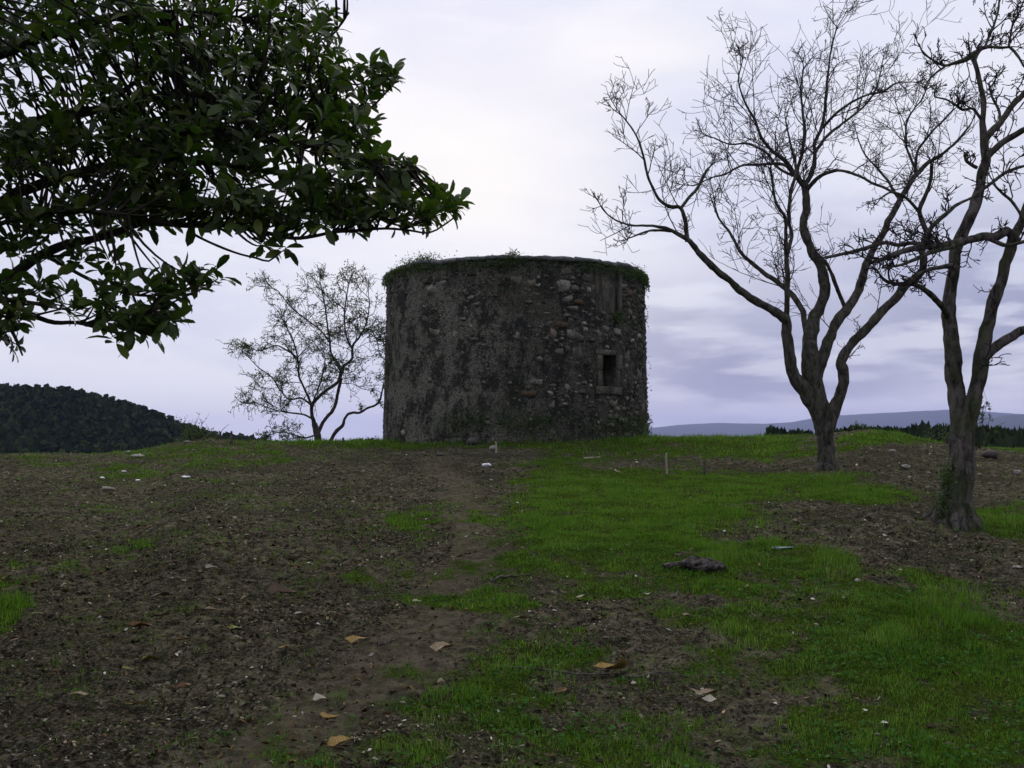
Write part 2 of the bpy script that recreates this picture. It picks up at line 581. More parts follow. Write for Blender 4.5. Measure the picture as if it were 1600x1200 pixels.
BL_NEG = [(755, 850, 95, 60, .45), (700, 745, 130, 45, .5), (950, 727, 70, 10, .35), (1080, 724, 120, 13, .5), (1330, 822, 180, 26, .85),
          (1460, 870, 150, 42, .85), (1470, 735, 170, 38, .85), (1590, 905, 100, 50, .7), (640, 1010, 120, 40, .35), (1040, 1000, 90, 36, .35),
          (560, 1090, 90, 34, .35), (1100, 950, 70, 14, .35), (900, 965, 120, 16, .4), (1000, 1090, 90, 25, .3), (1120, 1110, 90, 22, .35),
          (1230, 735, 100, 8, .4), (1180, 790, 80, 8, .4), (1100, 870, 60, 8, .3)]


def cover(x, y, z):
    px, py = pix(x, y, z)
    py0 = py
    px = px + 70 * fbm(x * .8, y * .8, None, 2, 201) + 25 * fbm(x * 3, y * 3, None, 2, 203)
    py = py + np.clip((py0 - 690) * .16, 2, 34) * (1.4 * fbm(x * .9 + 9, y * .9, None, 2, 205) + .6 * fbm(x * 3, y * 3, None, 2, 207))
    g = np.full(np.shape(px), .17)
    for (cx, cy, rx, ry, v) in BL_POS:
        q = ((px - cx) / rx) ** 2 + ((py - cy) / ry) ** 2
        g = np.maximum(g, v * (1 - smooth(.15, 2.0, q)))
    for (cx, cy, rx, ry, v) in BL_NEG:
        q = ((px - cx) / rx) ** 2 + ((py - cy) / ry) ** 2
        g = g - v * (1 - smooth(.1, 1.8, q))
    g = g * .84
    g = g + .30 * fbm(x * 1.3, y * 1.1, None, 3, 5) + .42 * fbm(x * 4.5, y * 3.5, None, 3, 8) + .22 * fbm(x * 14, y * 11, None, 2, 18) + .03
    return np.clip(g, 0, 1.1)


PATH = [(330, 1230), (470, 1140), (600, 1050), (660, 985), (700, 925), (745, 865), (745, 805), (705, 750), (690, 715)]


def path_w(x, y, z):
    """worn track, 1 on its middle"""
    px, py = pix(x, y, z)
    cx = np.interp(-py, [-p[1] for p in PATH], [p[0] for p in PATH])
    wd = np.clip((py - 640) * .30, 25, 150)
    return (1 - smooth(.3, 1.1, np.abs(px - cx + 40 * fbm(x * 1.2, y * 1.2, None, 2, 211)) / wd)) * smooth(700, 740, py)


def ground_z(x, y, fine=True):
    z = base_z(x, y)
    near = 1 - smooth(34, 60, np.hypot(x, y))
    z = z + near * (.035 * fbm(x * .9, y * .9, None, 3, 31) + .018 * fbm(x * 4, y * 4, None, 2, 37))
    if fine:
        g = np.clip(cover(x, y, z), 0, 1)
        pw = path_w(x, y, z)
        z = z + near * (.030 * (1 - g) * (1 - .7 * pw) + .012 * (1 - .5 * pw)) * fbm(x * 11, y * 11, None, 4, 41)
        return z, g
    return z


az_f = np.radians(np.linspace(-34, 34, 560))
az_c = np.radians(np.linspace(34, 326, 74))[1:-1]
AZ = np.concatenate([az_f, az_c])
RR = np.concatenate([np.linspace(.4, 3.8, 16), np.geomspace(4, 31, 420), np.geomspace(31.4, 60, 36), np.geomspace(63, 9000, 50)])
A2, R2 = np.meshgrid(AZ, RR)
gx, gy = R2 * np.sin(A2), R2 * np.cos(A2)
gzz, gg = ground_z(gx, gy)
nA, nR = len(AZ), len(RR)
gv = np.stack([gx, gy, gzz], -1).reshape(-1, 3)
i = np.arange(nR - 1)[:, None] * nA
j = np.arange(nA)[None, :]; j2 = (j + 1) % nA
gq = np.stack([i + j, i + nA + j, i + nA + j2, i + j2], -1).reshape(-1, 4)
c0 = len(gv)
gv = np.vstack([gv, [[0, 0, float(gzz[0].mean())]]])
gt = np.stack([np.arange(nA), (np.arange(nA) + 1) % nA, np.full(nA, c0)], -1)
me = mesh_arrays("ground", gv, [gq, gt])
attr(me, "grass", np.append(gg.ravel(), 0.1))
attr(me, "track", np.append(path_w(gx, gy, gzz).ravel() * (gy.ravel() > 1), 0))
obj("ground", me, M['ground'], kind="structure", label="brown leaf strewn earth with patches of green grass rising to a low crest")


def gpoint(px, py, lo=4.5, hi=33):
    """where the sight line of a photo pixel meets the ground"""
    dx, dy, dz = ray(px, py)
    ys = np.linspace(lo, hi, 1200)
    k = ys / dy
    zz = EYE + dz * k
    gz = ground_z(dx * k, ys)[0]
    hit = np.nonzero(zz <= gz)[0]
    q = hit[0] if len(hit) else np.argmin(zz - gz)
    return np.array([dx * k[q], ys[q], gz[q]])


# far wooded mountains, distant tree line, left wooded hill ----------------------------------
def ridge(name, prof, dist, depth, zb, mat, amp, label, nx=420, rows=26, extra=2400):
    pxs = np.linspace(-extra + 800, extra + 800, nx)
    top = EYE + (699 - np.interp(pxs, [p[0] for p in prof], [p[1] for p in prof])) / F * dist
    V = []
    for r in range(rows):
        t = r / (rows - 1)
        if t <= .6:
            u = t / .6; dd = dist - depth * (1 - u); zz = zb + (top - zb) * (math.sin(u * math.pi / 2) ** 1.3)
        else:
            u = (t - .6) / .4; dd = dist + depth * u; zz = zb + (top - zb) * (1 - u) ** 1.2
        xx = (pxs - 800) / F * dd
        nn = fbm(xx / depth * 4, np.full(nx, dd) / depth * 4, None, 4, 3) * amp * (1 if t < .6 else .6)
        n2 = np.abs(vnoise(xx / 9, np.full(nx, dd) / 9, None, 9)) * amp * .25
        w = 1.0 - .8 * (1 - abs(t - .6) / .6 > .97)
        V.append(np.stack([xx, np.full(nx, dd), zz + nn * w + n2], -1))
    V = np.concatenate(V)
    i = np.arange(rows - 1)[:, None] * nx; j = np.arange(nx - 1)[None, :]
    Q = np.stack([i + j, i + j + 1, i + nx + j + 1, i + nx + j], -1).reshape(-1, 4)
    me = mesh_arrays(name, V, [Q])
    obj(name, me, mat, kind="structure", label=label)


ridge("mountain_range", [(-1600, 705), (300, 700), (960, 690), (1000, 672), (1060, 664), (1120, 661), (1190, 663), (1240, 660), (1290, 651), (1370, 646),
                         (1450, 642), (1500, 641), (1560, 645), (1640, 650), (1800, 646), (3200, 660)], 7000, 1500, -20, M['mount'], 9,
      "long blue grey mountain range far away on the right", nx=900)
ridge("mountain_spur", [(-1600, 720), (1380, 712), (1480, 680), (1530, 657), (1570, 650), (1640, 647), (1760, 652), (3200, 690)], 4600, 900, -20, M['mount'], 7,
      "nearer darker mountain spur at the right edge", nx=700)

HILL = [(-1200, 642), (-500, 619), (-100, 616), (0, 621), (80, 624), (140, 632), (190, 646), (240, 662), (290, 681), (330, 692), (400, 702), (800, 716), (1600, 720)]
ridge("wooded_hill", HILL, 300, 130, -20, M['hill'], .6, "dark wooded hill rising at the left edge", nx=300, extra=1900)

# tree crowns as clumps of leaf faces
_a = rng.normal(size=(64, 3)); _a = norm(_a)


def crown_base(kind, seed):
    r = np.random.default_rng(seed)
    n = 34
    d = norm(r.normal(size=(n, 3)))
    if kind == 'cone':
        h = r.random(n) ** .8
        a = r.random(n) * 6.283
        rad = (1 - h) * .45 * (.7 + .5 * r.random(n)) + .03
        P = np.stack([np.cos(a) * rad, np.sin(a) * rad, h * 1.1], -1)
    else:
        P = d * np.array([.5, .5, .42]) * (.75 + .35 * r.random((n, 1))) + [0, 0, .55]
    s = .17 * (.7 + .6 * r.random(n))
    V = []; T = []
    for k in range(n):
        u = norm(r.normal(size=3)); w = norm(np.cross(u, r.normal(size=3)))
        q = P[k]
        V += [q + u * s[k], q + w * s[k] * .9, q - u * s[k] * .8, q - w * s[k]]
        T += [[4 * k, 4 * k + 1, 4 * k + 2], [4 * k, 4 * k + 2, 4 * k + 3]]
    o = len(V)  # core
    m = 8
    for z, rr in ((0.0, .14), (.3, .36 if kind != 'cone' else .30), (.62, .36 if kind != 'cone' else .17), (.9, .1 if kind != 'cone' else .04)):
        for k in range(m):
            a = k * 6.283 / m
            jj = 1 + .25 * (r.random() - .5)
            V.append([math.cos(a) * rr * jj, math.sin(a) * rr * jj, z + .05 * r.random()])
    for k in range(3):
        for q in range(m):
            a, b = o + k * m + q, o + k * m + (q + 1) % m
            T += [[a, b, b + m], [a, b + m, a + m]]
    return np.array(V, float), np.array(T)


CB = [crown_base('round', 1), crown_base('round', 2), crown_base('cone', 3), crown_base('round', 4), crown_base('cone', 5)]


def rotz(a):
    c, s = np.cos(a), np.sin(a); z = np.zeros_like(a); o = np.ones_like(a)
    return np.stack([np.stack([c, -s, z], -1), np.stack([s, c, z], -1), np.stack([z, z, o], -1)], -2)


def forest(name, P, H, Wd, kinds, label):
    b = Batch()
    kk = rng.choice(kinds, len(P))
    for k in set(kinds):
        s = kk == k
        bv, bt = CB[k]
        b.inst(bv, bt, P[s], rotz(rng.random(s.sum()) * 6.28), np.stack([Wd[s], Wd[s], H[s]], -1))
    me = b.mesh(name)
    o = obj(name, me, M['forest'], kind="stuff", label=label, smooth_=False)
    return o


n = 3400
ppx = rng.uniform(-330, 420, n); uu = np.sqrt(rng.random(n))
dd = 300 - 130 * (1 - uu)
topz = EYE + (699 - np.interp(ppx, [p[0] for p in HILL], [p[1] for p in HILL])) / F * 300
zz = -20 + (topz + 20) * np.sin(uu * math.pi / 2) ** 1.3
H = rng.uniform(3, 5.6, n)
P = np.stack([(ppx - 800) / F * dd, dd, zz - H * .45], -1)
forest("hillside_wood", P, H, H * rng.uniform(.75, 1.1, n), [0, 1, 2, 3, 4], "dense dark wood covering the hill on the left")
n = 260
ppx = rng.uniform(-330, 345, n)
topz = EYE + (699 - np.interp(ppx, [p[0] for p in HILL], [p[1] for p in HILL])) / F * 300
H = 2.6 + 2.6 * rng.random(n) ** 2
P = np.stack([(ppx - 800) / F * 302, 302 + rng.uniform(-5, 5, n), topz - H * .45], -1)
forest("ridge_trees", P, H, H * rng.uniform(.5, .8, n), [0, 1, 2, 4], "row of tree tops standing out along the ridge of the left hill")

# young plantation behind the crest on the right + low far tree line
n = 1500
ppx = rng.uniform(1203, 1900, n)
Y = rng.uniform(112, 140, n)
tp = np.interp(ppx, [1200, 1212, 1230, 1262, 1275, 1300, 1400, 1480, 1600, 1900], [674, 671, 674, 676, 683, 673, 670, 668, 672, 672])
H = rng.uniform(7, 9.5, n)
ztop = EYE + (699 - tp) / F * 115 + rng.normal(0, .10, n) - rng.random(n) * .3 + .30
P = np.stack([(ppx - 800) / F * Y, Y, ztop - H], -1)
forest("young_plantation", P, H * .93, rng.uniform(2.2, 3.8, n), [0, 1, 3], "dark strip of young conifers behind the crest on the right")
n = 420
ppx = rng.uniform(330, 1205, n); Y = rng.uniform(600, 700, n)
H = rng.uniform(8, 13, n)
ztop = EYE + (699 - rng.normal(690.0, 1.5, n) - 2) / F * Y
P = np.stack([(ppx - 800) / F * Y, Y, ztop - H], -1)
forest("distant_tree_line", P, H, H * rng.uniform(.7, 1.3, n), [0, 1, 3], "thin distant tree line along the horizon behind the crest")

# ------------------------------------------------------------------ the round tower
TX, TY, Z0, Z1 = 0.085, 28.0, 1.2, 5.90
RB, RT = 3.35, 3.27


def trad(z): return RB + (RT - RB) * (z - 1.8) / (Z1 - 1.8)


def tpos(th, z, r=None):
    """th = 0 faces the camera, positive to the right"""
    r = trad(z) if r is None else r
    return np.stack([TX + r * np.sin(th), TY - r * np.cos(th), z + 0 * th], -1)


def tower_hit(px, py):
    dx, dy, dz = ray(px, py)
    ys = np.linspace(24, 28.2, 3000)
    k = ys / dy
    X = dx * k; Z = EYE + dz * k
    q = np.nonzero(np.hypot(X - TX, ys - TY) <= trad(Z))[0]
    q = q[0] if len(q) else -1
    return math.atan2(X[q] - TX, TY - ys[q]), float(Z[q])


tower = empty("stone_tower", (TX, TY, 1.78), "ruined round stone windmill tower with small window and weedy rim on the hilltop", "tower")


def tchild(name, me, mat, parent=tower, **kw):
    """mesh data given in world coordinates, moved under the tower"""
    o = obj(name, me, mat, None, **kw)
    o.parent = parent
    o.matrix_parent_inverse = Matrix.Translation(-Vector(tower.location))
    return o


w0, wz0 = tower_hit(942, 603); w1, wz1 = tower_hit(961, 556)
n0, nz0 = tower_hit(936, 489); n1, nz1 = tower_hit(966, 424)
nt, nz = 760, 165
TH = np.linspace(-math.pi, math.pi, nt + 1)[:-1]
# snap columns/rows to the window edges
for w in (w0, w1): TH[np.argmin(abs(TH - w))] = w
ZZ = np.linspace(Z0, Z1, nz)
for w in (wz0, wz1): ZZ[np.argmin(abs(ZZ - w))] = w
T2, Z2 = np.meshgrid(TH, ZZ)
R2 = trad(Z2)
ux, uy = np.sin(T2) * R2, -np.cos(T2) * R2
roughn = .35 + .65 * smooth(-.7, .5, T2) * 1.0
disp = .030 * fbm(ux * 2.2, uy * 2.2, Z2 * 2.2, 3, 60) + .020 * fbm(ux * 9, uy * 9, Z2 * 11, 3, 64) * roughn
nich = smooth(n0 - .012, n0 + .012, T2) * (1 - smooth(n1 - .012, n1 + .012, T2)) * smooth(nz0 - .05, nz0 + .05, Z2)
disp = disp * (1 - nich * .8) - .13 * nich
wnear = (1 - smooth(.02, .06, np.maximum(np.abs(T2 - (w0 + w1) / 2) - (w1 - w0) / 2, 0))) * (1 - smooth(.05, .2, np.maximum(np.abs(Z2 - (wz0 + wz1) / 2) - (wz1 - wz0) / 2, 0)))
disp *= (1 - .9 * wnear)
R2 = R2 + disp
V = np.stack([TX + R2 * np.sin(T2), TY - R2 * np.cos(T2), Z2], -1).reshape(-1, 3)
i = np.arange(nz - 1)[:, None] * nt; j = np.arange(nt)[None, :]; j2 = (j + 1) % nt
Q = np.stack([i + j, i + j2, i + nt + j2, i + nt + j], -1)
tc_ = (TH + (TH[1] - TH[0]) / 2)[None, :]; zc_ = ((ZZ[1:] + ZZ[:-1]) / 2)[:, None]
hole = (tc_ > w0) & (tc_ < w1) & (zc_ > wz0) & (zc_ < wz1)
Q = Q[~hole]
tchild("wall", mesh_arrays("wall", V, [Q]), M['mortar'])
# inner wall ring and added top disc
b = Batch()
ni = 96
ti = np.linspace(-math.pi, math.pi, ni + 1)[:-1]
ri = 2.68
for z_ in (Z0, Z1 - .1):
    b.add(tpos(ti, np.full(ni, z_), ri))
j = np.arange(ni); j2 = (j + 1) % ni
Qi = np.stack([j, ni + j, ni + j2, j2], -1)
keep = ~((ti > w0 - .04) & (ti < w1 - .02))
# the inner ring is cut where the window tunnel meets it, leaving rows above and below
b2 = Batch()
b2.add(np.concatenate(b.V), Q=Qi[keep])
for (za, zb_) in ((Z0, wz0), (wz1, Z1 - .1)):
    k = np.nonzero(~keep)[0]
    for q in k:
        tt = np.array([ti[q], ti[(q + 1) % ni]])
        vv = np.vstack([tpos(tt, np.full(2, za), ri), tpos(tt[::-1], np.full(2, zb_), ri)])
        b2.add(vv, Q=[[0, 3, 2, 1]])
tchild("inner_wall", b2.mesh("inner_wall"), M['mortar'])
cp = np.vstack([tpos(ti, np.full(ni, Z1 - .012), 3.2), [[TX, TY, Z1 + .06]]])
tchild("added_cap", mesh_arrays("added_cap", cp, [np.stack([np.arange(ni), (np.arange(ni) + 1) % ni, np.full(ni, ni)], -1)]), M['coping'])  # unseen top disc, added so the inside of the tower stays dark
# coping lip: pieces along the rim
prof = [(-.12, -.005), (-.12, .045), (-.02, .065), (.045, .055), (.06, .03), (.045, -.02), (-.03, -.04)]
nseg = 30
cmeshes = []
for k in range(nseg):
    a0, a1 = k * 2 * math.pi / nseg + .002 - math.pi, (k + 1) * 2 * math.pi / nseg - .002 - math.pi
    tt = np.linspace(a0, a1, 6)
    V = []
    dz_ = rng.normal(0, .016); dr_ = rng.normal(0, .02)
    for t_ in tt:
        for (pr, pz) in prof:
            V.append(tpos(np.array(t_), Z1 + pz + dz_ + .010 * rng.normal(), RT + pr + dr_ + .012 * rng.normal()))
    m_ = len(prof)
    Q = [[r * m_ + c, r * m_ + (c + 1) % m_, (r + 1) * m_ + (c + 1) % m_, (r + 1) * m_ + c] for r in range(5) for c in range(m_)]
    me = mesh_arrays("coping_stone", np.array(V), [np.array(Q), np.array([list(range(m_))[::-1]]), np.array([list(range(5 * m_, 6 * m_))])])
    tchild("coping_stone", me, M['coping'])


# rubble stones
def stone_base(seed):
    r = np.random.default_rng(seed)
    g = [-1, 0, 1]
    pts = {}; V = []; Qs = []

    def vid(p):
        if p not in pts:
            pts[p] = len(V); V.append(p)
        return pts[p]
    for ax in range(3):
        for sgn in (-1, 1):
            for a in range(2):
                for b_ in range(2):
                    def mk(u, v):
                        p = [0, 0, 0]; p[ax] = sgn; p[(ax + 1) % 3] = g[u]; p[(ax + 2) % 3] = g[v]
                        return vid(tuple(p))
                    f = [mk(a, b_), mk(a + 1, b_), mk(a + 1, b_ + 1), mk(a, b_ + 1)]
                    Qs.append(f if sgn > 0 else f[::-1])
    V = np.array(V, float)
    nrm = np.linalg.norm(V, axis=1, keepdims=True)
    p = 3.2
    ln = (np.abs(V) ** p).sum(1, keepdims=True) ** (1 / p)
    V = V / ln * .5
    V *= 1 + r.uniform(-.26, .2, (len(V), 1)); V += r.uniform(-.06, .06, V.shape)
    V[:, 1] *= 1
    return V, np.array(Qs)


SB = [stone_base(100 + k) for k in range(14)]
SM = {}


def stone_frame(th):
    out = np.array([math.sin(th), -math.cos(th), 0.0]); up = np.array([0, 0, 1.0]); rt = np.cross(up, out)
    return rt, -out, up


def in_open(th, z, hw, hh):
    aw = hw / 3.3
    if th + aw > w0 - .075 and th - aw < w1 + .075 and z + hh > wz0 - .22 and z - hh < wz1 + .14: return True
    if th + aw > n0 - .01 and th - aw < n1 + .01 and z + hh > nz0: return True
    return False


spots = []
SPECIAL = [(880, 447, 27, 17, 'pale'), (888, 493, 14, 6, 'pale'), (838, 596, 24, 10, 'pale'), (898, 525, 34, 10, 'pale'), (672, 593, 8, 9, 'pale'),
           (723, 498, 10, 5, 'pale'), (663, 478, 8, 4, 'pale'), (797, 598, 7, 6, 'pale'), (955, 665, 16, 8, 'pale'), (925, 531, 14, 8, 'stone'),
           (825, 615, 30, 11, 'rust'), (984, 458, 14, 12, 'rust'), (912, 505, 8, 6, 'pale'), (878, 508, 26, 10, 'rust'), (905, 472, 22, 9, 'rust'),
           (756, 598, 8, 6, 'stone'), (895, 482, 20, 8, 'stone'), (965, 518, 14, 10, 'pale'), (918, 432, 20, 15, 'dressed'), (898, 450, 12, 10, 'dressed'),
           (825, 472, 18, 6, 'dressed'), (778, 461, 20, 6, 'rust'), (745, 476, 14, 5, 'dressed'), (630, 676, 6, 10, 'pale'), (935, 670, 14, 10, 'dressed'),
           (990, 665, 12, 12, 'dressed'), (738, 427, 20, 8, 'dressed'), (666, 440, 16, 9, 'dressed'), (942, 490, 9, 7, 'dressed'), (988, 532, 9, 6, 'pale')]
sp = []
for (px, py, w, h, mt) in SPECIAL:
    th, z = tower_hit(px, py)
    dep = 25.4
    sw = w / F * dep / max(.5, math.cos(th)); sh = h / F * dep * 1.15
    sp.append((th, z, sw, sh, .045, mt))
A_ = np.array([[q[0] * 3.3, q[1], q[2] / 2, q[3] / 2] for q in sp])
for (cntt, wlo, whi) in ((160, .26, .42), (900, .17, .28), (3200, .11, .19), (6000, .07, .12)):
    for _ in range(cntt):
        w = rng.uniform(wlo, whi); h = w * rng.uniform(.45, .95)
        c = rng.uniform(-1.95, 1.95); zc = rng.uniform(1.72, Z1 - .05 - h / 2)
        if in_open(c, zc, w / 2, h / 2): continue
        q = ((A_[:, 0] - c * 3.3) / (A_[:, 2] + w / 2)) ** 2 + ((A_[:, 1] - zc) / (A_[:, 3] + h / 2)) ** 2
        if q.min() < .86: continue
        A_ = np.vstack([A_, [c * 3.3, zc, w / 2, h / 2]])
        expo = .25 + .75 * max(smooth(-.15, .5, c + .15 * math.sin(zc * 5)), smooth(4.75, 5.3, zc) * .8)
        pr = (.004 + .042 * expo * rng.random()) if rng.random() < .40 + .6 * expo else -.012
        spots.append((c, zc, w, h, pr, None))
vis = sorted([s for s in spots if abs(s[0]) < 1.3 and s[4] > -.01], key=lambda s: -s[2] * s[3] * max(.1, math.cos(s[0])) * (.5 + s[4] * 20))
parts = [s for s in sp] + vis[:300 - len(sp)]
pset = set(id(s) for s in parts)


def smesh(k, mt):
    if (k, mt) not in SM:
        bv, bq = SB[k]
        me = mesh_arrays("stone", bv, [bq]); me.materials.append(M[mt]); shade(me)
        SM[(k, mt)] = me
    return SM[(k, mt)]


for s in parts:
    th, z_, w, h, pr, mt = s
    mt = mt or ('dressed' if rng.random() < .07 else 'stone')
    rt, inn, up = stone_frame(th)
    dpt = .22
    p = tpos(np.array(th), z_, trad(z_) + pr - dpt / 2)
    o = bpy.data.objects.new("stone", smesh(int(rng.integers(14)), mt))
    COL.objects.link(o); o.parent = tower
    mtx = Matrix(((rt[0] * w, inn[0] * dpt, up[0] * h, p[0] - tower.location[0]),
                  (rt[1] * w, inn[1] * dpt, up[1] * h, p[1] - tower.location[1]),
                  (rt[2] * w, inn[2] * dpt, up[2] * h, p[2] - tower.location[2]), (0, 0, 0, 1)))
    o.matrix_basis = mtx @ Matrix.Rotation(rng.normal(0, .16), 4, 'Y')
b = Batch()
for s in spots:
    if id(s) in pset: continue
    th, z_, w, h, pr, mt = s
    rt, inn, up = stone_frame(th)
    p = tpos(np.array(th), z_, trad(z_) + pr - .11)
    bv, bq = SB[int(rng.integers(14))]
    R = np.stack([rt, inn, up], -1)[None]
    b.inst(bv, bq, p[None], R, np.array([[w, .22, h]]))
# small pinning stones
m = 1200
th = rng.uniform(-1.9, 1.9, m); zz = rng.uniform(1.75, Z1 - .03, m)
for q in range(m):
    if in_open(th[q], zz[q], .02, .02): continue
    rt, inn, up = stone_frame(th[q])
    w = rng.uniform(.03, .09); h = w * rng.uniform(.4, 1)
    p = tpos(np.array(th[q]), zz[q], trad(zz[q]) + rng.uniform(-.01, .022) - .03)
    bv, bq = SB[int(rng.integers(14))]
    b.inst(bv, bq, p[None], np.stack([rt, inn, up], -1)[None], np.array([[w, .07, h]]))
tchild("rubble", b.mesh("rubble"), M['stone'], kind="stuff")


# window: splayed tunnel (part) with lintel, sill and jamb stones (sub-parts)
def arcblock(a0, a1, z0, z1, rin, rout, k=5, jit=.008):
    tt = np.linspace(a0, a1, k)
    V = []
    for t_ in tt:
        for (r_, z_) in ((rin, z0), (rout - .012, z0), (rout, z0 + .015), (rout, z1 - .015), (rout - .012, z1), (rin, z1)):
            V.append(tpos(np.array(t_), z_ + rng.normal(0, jit * .5), r_ + rng.normal(0, jit)))
    m_ = 6
    Q = [[r * m_ + c, r * m_ + (c + 1) % m_, (r + 1) * m_ + (c + 1) % m_, (r + 1) * m_ + c] for r in range(k - 1) for c in range(m_)]
    return mesh_arrays("block", np.array(V), [np.array(Q), np.array([list(range(m_))[::-1]]), np.array([list(range((k - 1) * m_, k * m_))])])


V = []
for (r_, e) in ((trad(wz0) + .02, 0), (trad(wz0) - .2, 0), (ri, .02)):
    V += [tpos(np.array(w0 - e), wz0, r_), tpos(np.array(w1 + e), wz0, r_), tpos(np.array(w1 + e), wz1, r_), tpos(np.array(w0 - e), wz1, r_)]
Q = [[r * 4 + c, (r + 1) * 4 + c, (r + 1) * 4 + (c + 1) % 4, r * 4 + (c + 1) % 4] for r in range(2) for c in range(4)]
win = tchild("window", mesh_arrays("window", np.array(V), [np.array(Q)]), M['dressed'], smooth_=False)


def wchild(name, me):
    o = obj(name, me, M['dressed'], None, smooth_=False)
    o.parent = win
    return o


RW = trad(wz0)
jw = .052
for (a0, a1, za, zb_, nm, ro) in ((w0 - jw, w0 - .001, wz0 + .37, wz1, "jamb_stone", .015), (w0 - jw * .8, w0 - .001, wz0, wz0 + .36, "jamb_stone", .008),
                                  (w1 + .001, w1 + jw * 1.35, wz0 + .40, wz1 + .02, "jamb_stone", .03), (w1 + .001, w1 + jw * .75, wz0, wz0 + .39, "jamb_stone", .03),
                                  (w0 - jw * 1.1, w1 + .002, wz1 + .002, wz1 + .12, "lintel", .015), (w0 - jw * 1.2, w1 + jw * .9, wz0 - .19, wz0 - .004, "sill", .06)):
    wchild(nm, arcblock(a0, a1, za, zb_, RW - .15, RW + ro))
# side posts of the walled-up recess under the rim
for (a0, a1) in ((n0 - .03, n0 - .004), (n1 + .004, n1 + .032)):
    tchild("recess_post", arcblock(a0, a1, nz0 + .05, Z1 - .05, RW - .2, RW - .01), M['dressed'], smooth_=False)
tchild("recess_panel", arcblock(n0 + .002, n1 - .002, nz0 + .03, Z1 - .06, RW - .3, RW - .13, 7, .004), M['dressed'], smooth_=False)

# ------------------------------------------------------------------ leaf shapes
LV = np.array([[0, 0, 0], [-.30, .28, .04], [0, .28, 0], [.30, .28, .04], [-.5, .60, .05], [0, .60, 0], [.5, .60, .05],
               [-.40, .86, .0], [0, .88, -.03], [.40, .86, .0], [0, 1.0, -.07]])
LV = LV * [.40, 1, 1]
LT = np.array([[0, 2, 1], [0, 3, 2], [1, 2, 5], [1, 5, 4], [2, 3, 6], [2, 6, 5], [4, 5, 8], [4, 8, 7], [5, 6, 9], [5, 9, 8], [7, 8, 10], [8, 9, 10]])
LT = LT[:, ::-1]
SV = np.array([[0, 0, 0], [-.3, .5, .03], [.3, .5, .03], [0, 1, -.05]]); ST = np.array([[0, 2, 1], [1, 2, 3]])


def frames(L, Nn):
    """leaf rotations: length axis L, facing Nn"""
    L = norm(L)
    Nn = norm(Nn - L * (Nn * L).sum(-1, keepdims=True))
    X = np.cross(L, Nn)
    return np.stack([X, L, Nn], -1)


def leaf_cloud(b, P, size, up=.3, bv=SV, bt=ST):
    n = len(P)
    L = norm(rng.normal(size=(n, 3)) + [0, 0, -.1]); Nn = norm(rng.normal(size=(n, 3)) + [0, 0, up])
    s = size * rng.uniform(.6, 1.3, (n, 1))
    b.inst(bv, bt, P, frames(L, Nn), np.repeat(s, 3, 1))


def blob_pts(c, r, n):
    return np.asarray(c) + norm(rng.normal(size=(n, 3))) * (rng.random((n, 1)) ** .45) * np.asarray(r)


# creepers and plants on and round the tower
def creeper(name, clumps, size, label, cat, stems=0, mat='ivy'):
    b = Batch()
    for (th, z_, rth, rz, n) in clumps:
        t_ = th + rng.normal(0, rth, n) * .5
        zz = z_ + np.abs(rng.normal(0, rz, n)) * np.where(rng.random(n) < .5, -1, 1) * .6
        rr_ = np.where(zz < Z1, trad(zz) + rng.uniform(.015, .13, n), RT - rng.uniform(-.1, .3, n))
        leaf_cloud(b, tpos(t_, zz, rr_), size)
    c = clumps[0]
    o_ = tpos(np.array(c[0]), c[1])
    o = obj(name, b.mesh(name, o_), M[mat], label=label, cat=cat, smooth_=False)
    o.location = o_
    if stems:
        s = Batch()
        for _ in range(stems):
            p0 = tpos(np.array(c[0] + rng.normal(0, c[2] * .4)), Z1 - .02, RT - .08)
            L = rng.uniform(.12, .3)
            q = spline([p0, p0 + [rng.normal(0, .05), 0, L * .5], p0 + [rng.normal(0, .1), 0, L]], .05)
            s.add(*tube(q, np.linspace(.006, .003, len(q)), 3))
            leaf_cloud(b, q[len(q) // 2:] + rng.normal(0, .02, (len(q) - len(q) // 2, 3)), size * .7)
        obj("stem", s.mesh("stem", o_), M['twig'], o)
    return o


def rimth(px): return tower_hit(px, 440)[0] if px < 990 else 1.25


creeper("rim_bush", [(rimth(650), Z1 + .08, .22, .15, 900), (rimth(625), Z1, .2, .12, 500)], .05, "bright leafy bush growing on the left of the tower rim", "plant", 14)
creeper("rim_weed", [(rimth(800), Z1 + .06, .05, .10, 260), (rimth(815), Z1 - .02, .1, .06, 200)], .045, "small upright weed on the middle of the tower rim", "plant", 9)
creeper("rim_ivy", [(1.25, Z1 - .06, .2, .16, 900), (1.1, Z1 - .05, .12, .08, 300), (1.38, Z1 - .2, .08, .2, 260)], .05, "ivy clump spilling over the right edge of the tower rim", "ivy", 5)
fr = []
for k in range(90):
    th = rng.uniform(-1.5, 1.45)
    fr.append((th, Z1 - rng.uniform(.06, .22), .12, .10, int(rng.uniform(20, 75))))
creeper("rim_creeper", fr, .042, "dark green creeper fringe hanging just below the whole tower rim", "creeper")
fr = []
for k in range(70):
    th = rng.uniform(-.6, 1.45)
    fr.append((th, rng.uniform(2.0, 2.25), .12, .2, int(rng.uniform(10, 55))))
creeper("foot_creeper", fr, .05, "dark creeper and weeds climbing the foot of the tower wall", "creeper")
fr = [(rimth(962), nz0 - .05, .05, .15, 260), (rimth(988), 4.9, .06, .5, 160), (rimth(800), 5.3, .1, .3, 160), (rimth(795), 4.85, .06, .08, 60), (1.3, 4.7, .03, .5, 60), (1.35, 3.6, .03, .8, 25)]  # first clump is a fern below the recess, the rest creeper strands
